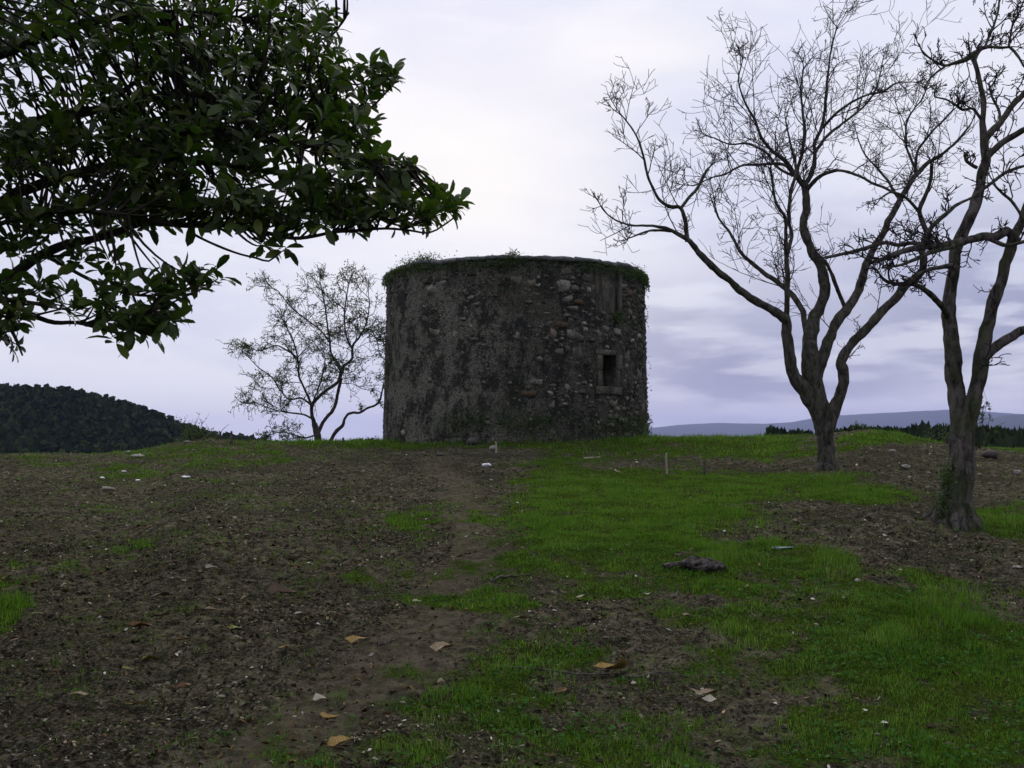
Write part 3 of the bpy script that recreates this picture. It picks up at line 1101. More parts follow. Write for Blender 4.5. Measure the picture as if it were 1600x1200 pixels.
creeper("wall_fern_creeper", fr, .045, "fern clump under the recess and thin green creeper strands scattered over the upper tower wall", "creeper")


# ------------------------------------------------------------------ bare trees
def limb_pts(ctrl, y0, y1, step=.06):
    """ctrl rows (px, py, width px); forward distance runs from y0 to y1 along the limb"""
    c = np.array(ctrl, float)
    seg = np.r_[0, np.cumsum(np.hypot(np.diff(c[:, 0]), np.diff(c[:, 1])))]
    t = seg / seg[-1]
    Y = y0 + (y1 - y0) * t + .05 * np.sin(t * 9 + c[0, 0])* min(1, abs(y1 - y0) * 2)
    P = np.stack([at(a[0], a[1], y) for a, y in zip(c, Y)])
    R = c[:, 2] / 2 * Y / F
    q = spline(np.column_stack([P, R]), step)
    return q[:, :3], np.maximum(q[:, 3], .004)


def twig_rec(b, p, d, L, r, lvl, st, tips=None):
    n = 6 if lvl < 2 else 4
    pts = [p]; dd = d.copy()
    bend = norm(rng.normal(size=3)) * st['curl']
    for k in range(n):
        dd = norm(dd + bend * .35 + rng.normal(size=3) * st['jit'] + np.array([0, 0, st['up']]) * .25)
        pts.append(pts[-1] + dd * L / n)
    pts = np.array(pts)
    rad = np.linspace(r, max(r * .35, st['rmin']), n + 1)
    if st.get('knob'):
        rad = rad * (1 + st['knob'] * rng.random(n + 1))
    b.add(*tube(pts, rad, 4 if r > .008 else 3, added_cap=False))
    if tips is not None:
        tips.append((pts, lvl))
    if lvl >= st['lv']:
        return
    nc = int(round(st['nc'][lvl] * rng.uniform(.7, 1.3)))
    for c in range(nc):
        t = rng.uniform(.2, 1.0)
        k = min(n - 1, int(t * n))
        q = pts[k] * (1 - (t * n - k)) + pts[k + 1] * (t * n - k)
        tg = norm(pts[k + 1] - pts[k])
        s = norm(np.cross(tg, rng.normal(size=3)))
        a = rng.uniform(.5, 1.25)
        twig_rec(b, q, norm(tg * math.cos(a) + s * math.sin(a)), L * rng.uniform(.35, .75) * st.get('shr', 1), max(r * .6, st['rmin']), lvl + 1, st, tips)


def bare_tree(name, label, cat, trunk, limbs, mats, st, base, group=None):
    root = empty(name, tuple(base), label, cat, group)
    inv = Matrix.Translation(-Vector(base))
    tw = Batch(); tips = []
    for k, (kind, ctrl, y0, y1, dens, Lt) in enumerate([("trunk", *t) for t in trunk] + [("limb", *l) for l in limbs]):
        P, R = limb_pts(ctrl, y0, y1)
        big = R[0] > .05
        if kind == "trunk" and k == 0:
            h = P[:, 2] - P[0, 2]
            R = R * (1 + .55 * np.exp(-h / .10))
            P = np.vstack([P[0] - [0, 0, .15], P]); R = np.r_[R[0] * 1.1, R]
        jn = np.stack([fbm(P[:, 0] * 5 + a_ * 31, P[:, 2] * 5, None, 2, 300 + a_) for a_ in range(3)], -1)
        rampj = np.clip(np.arange(len(P)) / 6, 0, 1)[:, None] if kind == "limb" else 1
        P = P + jn * rampj * np.clip(R[:, None] * .55, 0, .03)
        R = R * st.get('thin', 1) * (1 + .10 * fbm(P[:, 0] * 9, P[:, 2] * 9, None, 2, 310 + k))
        V, T, Q = tube(P, R, 16 if big else 8, .26 if big else .25, k)
        b = Batch(); b.add(V, T, Q)
        o = obj(kind, b.mesh(kind), mats[0])
        o.parent = root; o.matrix_parent_inverse = inv
        # twigs
        seg = np.linalg.norm(np.diff(P, axis=0), axis=1)
        s = np.r_[0, np.cumsum(seg)]
        cnt = rng.poisson(dens * s[-1] * st['dm'])
        for _ in range(cnt):
            t = (st['t0'] + (1 - st['t0']) * rng.random()) * s[-1]
            q = min(len(P) - 2, np.searchsorted(s, t) - 1 if t > 0 else 0)
            tg = norm(P[q + 1] - P[q])
            sd_ = norm(np.cross(tg, rng.normal(size=3)) + np.array([0, 0, .35 + st['up']]))
            a = rng.uniform(.5, 1.2)
            d = norm(tg * math.cos(a) + sd_ * math.sin(a))
            rr_ = min(R[q] * .55, st['r0'])
            twig_rec(tw, P[q], d, Lt * st['lm'] * rng.uniform(.3, 1.1), rr_, 0, st, tips)
        # leader twigs at the tip
        if dens > 0:
            for _ in range(st.get('lead', 2)):
                twig_rec(tw, P[-1], norm(norm(P[-1] - P[-4]) + rng.normal(size=3) * .35), Lt * st['lm'] * st.get('tip', 1) * rng.uniform(.5, .9), min(R[-1] * .9, st['r0']), 0, st, tips)
    r0 = trunk[0][0][0][2] / 2 * trunk[0][1] / F
    if r0 > .15:
        for q in range(7):
            a_ = q * .9 + rng.uniform(-.2, .2); dr = np.array([math.cos(a_), math.sin(a_), 0])
            Lr = rng.uniform(.16, .34)
            pr = [np.array(base) + dr * r0 * .45 + [0, 0, .24], np.array(base) + dr * r0 * 1.0 + [0, 0, .09], np.array(base) + dr * (r0 + Lr * .5) + [0, 0, .01], np.array(base) + dr * (r0 + Lr) + [0, 0, -.07]]
            pp = spline(pr, .05)
            rb = Batch(); rb.add(*tube(pp, np.linspace(r0 * .42, r0 * .12, len(pp)), 8, .3, 500 + q))
            o = obj("root", rb.mesh("root"), mats[0])
            o.parent = root; o.matrix_parent_inverse = inv
    me = tw.mesh("twigs")
    o = obj("twigs", me, mats[1], kind="stuff")
    o.parent = root; o.matrix_parent_inverse = inv
    return root, tips


D1 = 18.0
t1_trunk = [([(1293, 751, 40), (1292, 715, 34), (1290, 685, 33), (1286, 655, 37), (1278, 630, 40), (1271, 600, 35), (1268, 560, 33), (1267, 535, 24)], D1, D1, 0, .5)]
S1 = dict(curl=.38, jit=.10, up=.30, rmin=.0042, lv=3, nc=(4.6, 2.7, 1.2), r0=.010, dm=.80, lm=1.9, t0=.12, thin=.82, tip=.5)
t1_limbs = [
    ([(1286, 682, 22), (1280, 652, 30), (1262, 615, 31), (1243, 590, 27), (1233, 555, 23), (1229, 520, 21), (1228, 493, 20)], D1, D1 - .3, 0, .5),
    ([(1229, 500, 18), (1205, 483, 16), (1180, 470, 15), (1150, 448, 14), (1120, 423, 13), (1095, 398, 12), (1075, 375, 10)], D1 - .3, D1 - 1.0, .6, .4),
    ([(1080, 378, 10), (1055, 363, 8), (1035, 356, 6), (1010, 352, 5), (985, 352, 4), (965, 346, 3.5), (950, 336, 3)], D1 - 1.0, D1 - 1.4, 4.5, .5),
    ([(1050, 361, 6), (1025, 360, 5), (1005, 363, 4), (985, 371, 3)], D1 - 1.1, D1 - .8, 3.5, .4),
    ([(1074, 378, 9), (1071, 350, 8), (1066, 330, 8), (1060, 322, 7), (1045, 322, 7), (1030, 311, 6), (1018, 290, 5.5), (1010, 268, 5), (1005, 245, 5), (998, 222, 4), (988, 202, 3.5), (975, 185, 3)], D1 - 1.0, D1 - 1.6, 4.2, .55),
    ([(1064, 325, 6), (1075, 310, 6), (1090, 293, 6), (1099, 275, 6), (1106, 264, 5)], D1 - 1.1, D1 - .7, 4, .5),
    ([(1229, 496, 12), (1230, 470, 10), (1229, 440, 10), (1230, 410, 9), (1228, 375, 7), (1227, 340, 6), (1219, 327, 6), (1210, 309, 5), (1207, 283, 5), (1203, 263, 4)], D1 - .3, D1 - .9, 2.5, .5),
    ([(1231, 396, 8), (1237, 366, 7), (1233, 342, 7), (1233, 322, 7), (1236, 298, 7), (1242, 280, 6), (1243, 255, 5), (1235, 225, 4), (1228, 190, 3)], D1 - .5, D1 + .2, 3.5, .6),
    ([(1261, 522, 12), (1257, 500, 11), (1252, 480, 11), (1232, 455, 10), (1200, 430, 9), (1185, 419, 8), (1163, 401, 7), (1152, 384, 6), (1139, 362, 5), (1124, 342, 4), (1115, 322, 3)], D1 + .1, D1 + 1.0, 3.2, .5),
    ([(1269, 575, 32), (1266, 545, 31), (1267, 520, 27), (1272, 500, 24), (1283, 475, 21), (1287, 445, 20), (1281, 415, 19), (1268, 392, 17), (1258, 366, 16), (1257, 342, 15), (1261, 322, 15), (1260, 300, 14), (1256, 285, 13)], D1, D1 + .4, .3, .4),
    ([(1258, 292, 11), (1242, 272, 9), (1225, 250, 8), (1205, 235, 7), (1190, 216, 6), (1181, 192, 5), (1168, 168, 4), (1158, 145, 3.5), (1154, 122, 3), (1158, 104, 2.5)], D1 + .4, D1 - .6, 4.2, .62),
    ([(1252, 285, 8), (1246, 268, 8), (1251, 250, 7), (1257, 205, 6), (1253, 170, 5), (1252, 135, 4), (1256, 105, 3)], D1 + .4, D1 + .6, 5, .6),
    ([(1258, 290, 10), (1272, 262, 9), (1273, 240, 7), (1272, 222, 7), (1285, 195, 6), (1290, 150, 5), (1295, 105, 4), (1300, 72, 3), (1308, 42, 2.5)], D1 + .4, D1 + .9, 4.8, .6),
    ([(1260, 298, 9), (1280, 276, 8), (1310, 266, 6), (1340, 274, 5), (1362, 286, 5), (1384, 295, 5), (1408, 308, 4)], D1 + .4, D1 - .5, 4.5, .5),
    ([(1254, 290, 7), (1238, 270, 6), (1222, 257, 6), (1187, 257, 5), (1159, 259, 4.5), (1133, 272, 4), (1111, 278, 3), (1085, 290, 2.5)], D1 + .4, D1 - .8, 4.5, .6),
    ([(1272, 240, 7), (1290, 215, 6), (1320, 190, 5), (1348, 168, 4), (1368, 140, 3.5), (1378, 105, 2.5)], D1 + .5, D1 + 1.2, 4.5, .6),
    ([(1285, 200, 6), (1312, 172, 5), (1345, 152, 4), (1380, 142, 3.5), (1400, 130, 3), (1425, 128, 2)], D1 + .6, D1 - .4, 3.2, .5),
    ([(1240, 275, 6), (1215, 262, 5), (1198, 240, 5), (1170, 225, 4), (1140, 225, 3), (1115, 215, 2.5)], D1 + .3, D1 + 1.0, 4, .6),
    ([(1272, 612, 12), (1277, 590, 20), (1285, 565, 22), (1292, 541, 21), (1303, 514, 19), (1319, 487, 18), (1338, 460, 17), (1347, 436, 16), (1354, 410, 14), (1364, 390, 13), (1380, 366, 12), (1393, 336, 12), (1408, 309, 11), (1422, 288, 10), (1437, 268, 9), (1453, 252, 8)], D1, D1 + .6, .8, .4),
    ([(1452, 254, 7), (1472, 240, 6), (1493, 223, 5), (1508, 205, 4), (1518, 192, 3)], D1 + .6, D1 + .9, 5, .5),
    ([(1430, 276, 6), (1432, 245, 5), (1438, 228, 5), (1455, 207, 4), (1475, 188, 3.5), (1488, 172, 3)], D1 + .6, D1 + .1, 5, .5),
    ([(1434, 272, 6), (1424, 250, 5), (1416, 225, 4.5), (1417, 190, 4), (1428, 170, 3), (1440, 155, 3), (1453, 125, 2)], D1 + .6, D1 + 1.2, 5, .5),
    ([(1405, 312, 6), (1398, 300, 6), (1385, 280, 5), (1370, 262, 4), (1350, 240, 3), (1340, 215, 2.5)], D1 + .5, D1 + 1.2, 5, .55),
    ([(1319, 478, 8), (1312, 460, 8), (1305, 442, 8), (1296, 422, 7), (1288, 407, 7)], D1 + .2, D1 - .1, 2.5, .3),
    ([(1290, 700, 18), (1295, 668, 25), (1303, 640, 24), (1315, 610, 21), (1318, 583, 22), (1315, 564, 19), (1330, 537, 18), (1357, 510, 18), (1384, 480, 17), (1411, 452, 17), (1438, 428, 16), (1443, 405, 13), (1441, 384, 11), (1447, 366, 10), (1442, 348, 9), (1437, 331, 8), (1441, 315, 8), (1448, 298, 7), (1455, 279, 7), (1457, 256, 6)], D1 - .1, D1 - .9, 2.0, .5),
    ([(1438, 334, 7), (1425, 318, 6), (1410, 305, 5), (1392, 300, 4), (1375, 310, 3)], D1 - .7, D1 - 1.3, 3.5, .4),
]
b1 = gpoint(1293, 749)
tree1, _ = bare_tree("bare_tree", "tall bare orchard tree with four spreading stems right of the tower", "tree", t1_trunk, t1_limbs, (M['bark1'], M['twig']), S1,
                     at(1293, 749, D1))

D2 = 12.0
S2 = dict(curl=.5, jit=.22, up=.35, rmin=.0034, lv=2, nc=(4, 2.4), r0=.0080, thin=.88, tip=1.1, lead=1, knob=.7, shr=.9, dm=.95, lm=1.3, t0=.1)
t2_trunk = [([(1490, 820, 58), (1491, 790, 52), (1494, 750, 54), (1500, 720, 47), (1505, 692, 44), (1506, 672, 38), (1506, 655, 20)], D2, D2, 0, .4)]
t2_limbs = [
    ([(1501, 720, 34), (1502, 690, 38), (1499, 650, 36), (1494, 615, 31), (1489, 575, 28), (1487, 530, 26), (1484, 495, 25), (1486, 460, 22), (1490, 430, 20), (1493, 400, 20), (1500, 370, 21), (1512, 345, 21), (1524, 315, 20), (1531, 288, 18), (1536, 262, 17), (1540, 238, 16), (1538, 212, 13), (1536, 188, 11), (1535, 160, 10), (1531, 130, 9), (1525, 105, 8), (1521, 90, 8)], D2, D2 + .3, .7, .25),
    ([(1521, 95, 9), (1530, 78, 9), (1545, 73, 6), (1562, 74, 5), (1577, 73, 4.5)], D2 + .3, D2 + .6, 10, .28),
    ([(1524, 82, 8), (1506, 94, 9), (1492, 99, 6), (1476, 103, 5), (1458, 94, 4), (1442, 84, 3)], D2 + .3, D2, 8, .26),
    ([(1478, 103, 4), (1465, 112, 4), (1455, 120, 3), (1444, 136, 2.5)], D2 + .1, D2 - .2, 3, .15),
    ([(1538, 76, 5), (1546, 55, 5), (1554, 35, 4), (1560, 15, 4), (1563, -12, 3)], D2 + .4, D2 + .6, 13, .26),
    ([(1576, 74, 5), (1579, 55, 4), (1582, 38, 4), (1592, 20, 3), (1600, 0, 3)], D2 + .6, D2 + .8, 9, .25),
    ([(1578, 74, 5), (1588, 84, 5), (1597, 98, 4), (1612, 120, 3)], D2 + .6, D2 + .4, 8, .25),
    ([(1540, 220, 12), (1548, 207, 12), (1566, 185, 11), (1585, 160, 11), (1605, 142, 10), (1640, 115, 8), (1670, 80, 6)], D2 + .3, D2 + .9, 3.5, .35),
    ([(1538, 250, 13), (1550, 238, 12), (1575, 218, 11), (1605, 202, 10), (1650, 190, 8), (1700, 160, 5)], D2 + .3, D2 - .4, 3, .35),
    ([(1526, 262, 7), (1517, 257, 7), (1509, 250, 6), (1507, 240, 5)], D2 + .3, D2 + .1, 4, .1),
    ([(1532, 185, 6), (1520, 170, 5), (1505, 172, 4.5), (1495, 165, 4), (1478, 156, 3.5), (1462, 152, 3)], D2 + .3, D2 - .1, 9, .24),
    ([(1484, 500, 14), (1476, 484, 12), (1457, 464, 10), (1440, 450, 9), (1424, 444, 8), (1402, 444, 7), (1385, 440, 6), (1374, 430, 4)], D2, D2 - .6, 5, .25),
    ([(1505, 720, 34), (1508, 690, 36), (1516, 650, 31), (1524, 612, 27), (1530, 580, 27), (1534, 555, 27), (1537, 530, 24), (1547, 495, 22), (1558, 457, 21), (1570, 420, 20), (1580, 390, 20), (1586, 366, 17), (1597, 340, 14), (1606, 315, 12), (1625, 280, 10), (1640, 240, 8)], D2, D2 - .3, 1.0, .3),
    ([(1588, 376, 16), (1574, 362, 17), (1553, 369, 17), (1530, 373, 15), (1510, 375, 15), (1481, 382, 14), (1455, 385, 12), (1439, 386, 11), (1410, 393, 10), (1388, 402, 9), (1360, 410, 6)], D2 - .25, D2 - 1.1, 8.5, .30),
    ([(1445, 384, 9), (1425, 380, 8), (1405, 383, 8), (1385, 380, 7), (1362, 384, 7), (1335, 392, 7), (1310, 398, 6), (1290, 403, 6)], D2 - .9, D2 - .7, 6, .26),
    ([(1490, 385, 9), (1462, 392, 8), (1430, 405, 7), (1405, 415, 5), (1378, 418, 4)], D2 - .8, D2 - 1.3, 9, .24),
    ([(1543, 372, 8), (1560, 380, 8), (1575, 384, 7), (1600, 378, 6), (1640, 370, 4)], D2 - .4, D2 - .9, 8, .25),
    ([(1445, 380, 9), (1448, 366, 8), (1462, 349, 8), (1481, 331, 7), (1499, 317, 6), (1518, 309, 5), (1534, 300, 4)], D2 - .9, D2 - .4, 3.5, .28),
    ([(1530, 300, 7), (1550, 285, 6), (1575, 268, 6), (1605, 258, 5), (1650, 240, 4)], D2 + .3, D2 + .8, 5, .3),
    ([(1600, 345, 7), (1592, 330, 6), (1580, 313, 6), (1566, 302, 5), (1553, 288, 4)], D2 - .3, D2 - .5, 4, .3),
    ([(1534, 570, 20), (1545, 552, 19), (1572, 533, 17), (1602, 515, 15), (1640, 495, 12), (1690, 455, 8)], D2, D2 + .5, .6, .3),
    ([(1488, 415, 9), (1470, 418, 8), (1450, 422, 7), (1432, 432, 6), (1418, 445, 5)], D2, D2 - .8, 7, .22),
    ([(1563, 190, 6), (1560, 170, 5), (1550, 150, 4), (1545, 130, 3)], D2 + .5, D2 + .7, 12, .2),
]
tree2, _ = bare_tree("bare_tree", "knobbly bare tree with two rising stems and an ivied foot at the right edge", "tree", t2_trunk, t2_limbs, (M['bark2'], M['twig']), S2,
                     at(1490, 818, D2))

# small tree with sparse leaves behind the crest
D3 = 32.5
S3 = dict(curl=.6, jit=.20, up=.08, rmin=.006, lv=2, nc=(6, 4), r0=.012, dm=1, lm=1, t0=.1, thin=.82)
t3_trunk = [([(497, 700, 14), (497, 689, 13), (494, 675, 13), (491, 662, 11)], D3, D3, 0, .5)]
t3_limbs = [
    ([(492, 668, 9), (488, 648, 7), (487, 635, 7), (493, 625, 6.5), (507, 612, 6), (527, 598, 6), (533, 584, 6), (537, 573, 6), (549, 561, 5), (551, 541, 4.5), (560, 528, 4), (568, 515, 3), (575, 493, 2.5), (578, 470, 2)], D3, D3 - .5, 2.5, .95),
    ([(496, 680, 8), (502, 664, 7), (510, 652, 6.5), (522, 637, 6.5), (527, 618, 6), (530, 605, 6), (533, 592, 5)], D3, D3 + .4, .5, .6),
    ([(534, 578, 5), (526, 565, 4.5), (517, 552, 4), (514, 522, 3.5), (510, 493, 3), (505, 465, 2.5), (500, 440, 2)], D3, D3 + .8, 3.6, 1.0),
    ([(550, 545, 4), (541, 525, 3), (538, 500, 3), (540, 470, 2.5), (545, 445, 2)], D3, D3 - 1, 3.6, .95),
    ([(488, 638, 5), (482, 622, 4.5), (474, 604, 4), (467, 588, 4), (466, 566, 3.5), (462, 545, 3), (455, 525, 2.5), (445, 505, 2)], D3, D3 - .8, 3.4, 1.0),
    ([(486, 632, 4), (470, 622, 3.5), (452, 624, 3), (438, 610, 3), (425, 590, 2.5), (405, 575, 2), (390, 560, 1.5)], D3, D3 + .6, 3.4, .9),
    ([(489, 655, 4), (475, 648, 3.5), (455, 645, 3), (435, 642, 2.5), (415, 635, 2), (395, 628, 1.5)], D3, D3 - .6, 3.6, .85),
    ([(466, 560, 3.5), (450, 548, 3), (430, 540, 2.5), (405, 548, 2), (385, 540, 1.5)], D3 - .4, D3 - 1.1, 3.6, .85),
    ([(490, 625, 3), (500, 600, 3), (506, 575, 2.5), (508, 560, 2)], D3, D3 + .9, 2.5, .7),
    ([(515, 535, 3), (500, 515, 3), (480, 500, 2.5), (455, 480, 2), (435, 455, 1.5)], D3 + .3, D3 + 1.2, 3.6, .9),
    ([(492, 680, 3.5), (478, 684, 3), (460, 680, 2.5), (440, 675, 2), (425, 678, 1.5)], D3, D3 - .5, 3.5, .6),
    ([(515, 692, 8), (520, 683, 7), (527, 672, 7), (536, 664, 6), (538, 655, 5), (543, 648, 5), (552, 645, 5), (562, 645, 4.5), (575, 638, 4), (590, 631, 4), (596, 618, 3.5), (599, 600, 2.5)], D3 + .2, D3 - .2, 1.0, .45),
    ([(567, 518, 3), (578, 515, 2.5), (588, 530, 2), (592, 550, 1.5)], D3 - .3, D3, 3.5, .8),
]
tree3, tips3 = bare_tree("slender_tree", "small thinly leaved tree leaning behind the crest left of the tower", "tree", t3_trunk, t3_limbs, (M['bark1'], M['twig']), S3,
                         at(497, 695, D3))
b = Batch()
for pts, lvl in tips3:
    k = {0: 3, 1: 3, 2: 2}[lvl]
    if rng.random() < .15: continue
    q = pts[rng.integers(len(pts) // 2, len(pts), k)] + rng.normal(0, .03, (k, 3))
    leaf_cloud(b, q, .062)
o = obj("foliage", b.mesh("foliage"), M['smallleaf'], kind="stuff", smooth_=False)
o.parent = tree3; o.matrix_parent_inverse = Matrix.Translation(-tree3.location)

# ivy on the foot of the right tree, leafy shoot behind its fork
b = Batch()
for (px, py, rx, rz, n) in ((1474, 790, .10, .20, 1000), (1478, 750, .09, .16, 520), (1492, 805, .2, .10, 500), (1508, 800, .08, .18, 240), (1512, 740, .05, .2, 160), (1482, 730, .06, .12, 160)):
    leaf_cloud(b, blob_pts(at(px, py, D2 - .12), (rx, .13, rz), int(n * .5)), .034)
o0 = at(1476, 815, D2 - .1)
o = obj("trunk_ivy", b.mesh("trunk_ivy", o0), M['ivy'], label="dark ivy clinging to the left side of the knobbly tree's foot", cat="ivy", smooth_=False)
o.location = o0


def shrub(name, px, py, Y, hpx, wpx, nst, leaves, size, label, cat, mat='ivy', curl=.5):
    base = at(px, py, Y)
    b, lf = Batch(), Batch()
    H = hpx / F * Y; Wd = wpx / F * Y
    st = dict(curl=curl, jit=.2, up=.5, rmin=.0022, lv=1, nc=(4,), r0=.006)
    tips = []
    for _ in range(nst):
        a = rng.uniform(0, 6.28); q = base + [math.cos(a) * Wd * .1, math.sin(a) * Wd * .1, -.03]
        d = norm(np.array([math.cos(a) * Wd * .6, math.sin(a) * Wd * .6, H]))
        twig_rec(b, q, d, H * rng.uniform(.6, 1.05), .005 + .0004 * Y / 3, 0, st, tips)
    for pts, lvl in tips:
        k = leaves
        if k: leaf_cloud(lf, pts[rng.integers(1, len(pts), k)] + rng.normal(0, size * .4, (k, 3)), size)
    o = obj(name, b.mesh(name, base), M['twig'], label=label, cat=cat)
    o.location = base
    if leaves:
        obj("leaves", lf.mesh("leaves", base), M[mat], o, smooth_=False)
    return o


shrub("leafy_shoot", 1525, 697, D2 + 1.6, 85, 70, 5, 7, .05, "thin leafy shoot sprouting behind the fork of the knobbly tree", "plant")
shrub("crest_shrub", 306, 690, 25.5, 38, 50, 14, 5, .05, "scrubby bush on the grassy mound left of the small tree", "shrub", 'smallleaf')
shrub("crest_shrub", 320, 688, 26, 22, 60, 12, 9, .05, "low dense bush on the mound just right of the scrubby one", "shrub", 'ivy')
shrub("round_bush", 1345, 676, 27, 14, 32, 26, 12, .05, "small dark round bush on the crest between the two bare trees", "bush", 'ivy')
shrub("twiggy_shrub", 1468, 692, 27, 34, 60, 12, 4, .05, "twiggy shrub on the crest just left of the knobbly tree", "shrub", 'smallleaf')
shrub("bramble", 572, 690, 27, 10, 60, 16, 6, .05, "low bramble on the crest beside the tower's left foot", "bramble", 'ivy')

# ------------------------------------------------------------------ the evergreen (magnolia) at top left
DM = 7.2
root = empty("magnolia_tree", (-6.4, 6.6, 0.05), "large evergreen tree with glossy leaves reaching in from the left", "tree")
inv = Matrix.Translation(-Vector(root.location))


def mchild(name, me, mat, **kw):
    o = obj(name, me, mat, None, **kw)
    o.parent = root; o.matrix_parent_inverse = inv
    return o


LN = []     # limb nodes for twigs


def mlimb(name, P, R, step=.06, k=0):
    q = spline(np.column_stack([P, R]), step)
    b = Batch(); b.add(*tube(q[:, :3], np.maximum(q[:, 3], .004), 10, .15, k))
    mchild(name, b.mesh(name), M['barkmag'])
    LN.append(q)


mlimb("trunk", [(-6.4, 6.6, -.1), (-6.35, 6.6, .6), (-6.2, 6.7, 1.4), (-6.0, 6.7, 2.2), (-5.8, 6.9, 3.2), (-5.7, 7.0, 4.6), (-5.6, 7.1, 6.2), (-5.6, 7.1, 7.6)], [.32, .27, .25, .24, .2, .15, .1, .03])


def ml(ctrl, y0, y1, first=None):
    c = np.array(ctrl, float)
    seg = np.r_[0, np.cumsum(np.hypot(np.diff(c[:, 0]), np.diff(c[:, 1])))]; t = seg / seg[-1]
    Y = y0 + (y1 - y0) * t
    P = np.stack([at(a[0], a[1], y) for a, y in zip(c, Y)]); R = c[:, 2] / 2 * Y / F
    if first is not None:
        P = np.vstack([first[:3], (np.array(first[:3]) + P[0]) / 2 + [0, 0, .05], P]); R = np.r_[first[3], (first[3] + R[0]) / 2, R]
    mlimb("limb", P, R, k=len(LN))


ml([(0, 437, 20), (16, 432, 18), (32, 421, 17), (53, 405, 16), (75, 393, 15), (107, 381, 14), (149, 373, 12), (187, 361, 12), (213, 350, 11), (240, 347, 10), (293, 352, 9), (347, 352, 8), (400, 360, 7), (455, 372, 6), (490, 369, 6), (520, 363, 5), (560, 360, 5), (602, 357, 4), (640, 360, 3.5), (670, 364, 3), (693, 352, 3), (712, 338, 2.5)], 7.0, 6.5, (-6.1, 6.7, 1.9, .11))
ml([(295, 362, 5), (320, 375, 4), (347, 387, 4), (375, 397, 3.5), (400, 403, 3.5), (420, 408, 3), (437, 394, 2.5)], 6.9, 6.5)
ml([(0, 455, 12), (27, 477, 10), (53, 493, 8), (85, 504, 7), (120, 504, 6), (160, 513, 5), (190, 507, 4), (230, 490, 4), (275, 470, 3), (320, 450, 2.5)], 6.8, 6.2, (-6.1, 6.7, 1.7, .07))
ml([(70, 398, 8), (107, 419, 6), (147, 440, 6), (185, 455, 5), (230, 462, 4), (280, 455, 3), (330, 437, 2.5)], 7.0, 6.5)
ml([(0, 470, 9), (10, 500, 7), (25, 530, 5), (35, 555, 3)], 6.5, 6.2, (-6.1, 6.6, 1.6, .05))
ml([(-40, 330, 22), (30, 300, 18), (120, 270, 15), (200, 255, 13), (290, 250, 11), (380, 262, 9), (460, 275, 7), (540, 290, 6), (600, 295, 4), (650, 300, 3), (700, 312, 2.5)], 7.4, 7.2, (-5.9, 6.8, 2.6, .12))
ml([(-40, 230, 22), (60, 190, 17), (160, 170, 14), (260, 150, 12), (360, 150, 10), (440, 160, 8), (510, 170, 6), (570, 172, 4), (600, 148, 3), (625, 120, 2.5)], 7.9, 7.6, (-5.8, 6.9, 3.3, .12))
ml([(-40, 90, 20), (60, 60, 16), (160, 30, 13), (270, 20, 11), (380, 30, 8), (450, 50, 6), (510, 60, 4), (545, 20, 3)], 8.0, 8.4, (-5.75, 7.0, 4.2, .12))
ml([(200, 255, 9), (260, 220, 8), (330, 205, 7), (410, 215, 6), (480, 225, 5), (540, 240, 4), (590, 250, 3), (630, 245, 2.5)], 7.4, 6.7)
ml([(120, 270, 9), (180, 300, 8), (260, 320, 7), (350, 318, 6), (430, 325, 5), (500, 318, 4), (570, 325, 3)], 7.4, 6.9)
ml([(160, 170, 8), (240, 110, 7), (330, 85, 6), (420, 95, 5), (490, 105, 4), (540, 110, 3)], 7.9, 8.2)
ml([(-60, 380, 9), (0, 350, 8), (60, 335, 7), (130, 330, 6), (200, 335, 5)], 7.0, 6.4, (-6.0, 6.7, 2.2, .06))
ml([(-40, -60, 16), (100, -110, 13), (250, -130, 10), (380, -120, 7), (470, -80, 4)], 8.0, 8.6, (-5.7, 7.0, 4.9, .1))
# limbs outside the picture that carry the rest of the crown
for (a, z_, L, up) in ((2.6, 3.0, 3.2, .5), (1.9, 2.6, 3.4, .4), (3.4, 3.4, 3.0, .6), (4.2, 3.0, 3.0, .5), (5.0, 3.6, 2.8, .5), (.9, 4.6, 3.0, .5), (0.2, 5.0, 3.4, .6), (-.35, 3.6, 3.4, .5), (-.5, 5.2, 3.2, .4), (-1.0, 3.2, 2.8, .7), (-1.0, 5.4, 2.6, .5), (1.4, 6.0, 2.2, .5)):
    p0 = np.array([-5.8, 6.9, z_]); d = np.array([math.cos(a), math.sin(a), up * .5])
    d2 = np.array([math.cos(a + .2), math.sin(a + .2), up * .2])
    mlimb("limb", [p0, p0 + d * L * .35, p0 + d * L * .6 + d2 * L * .1, p0 + d * L * .75 + d2 * L * .35], [.09, .06, .035, .012], .15, len(LN))

NODES = np.vstack([q for q in LN[1:]])
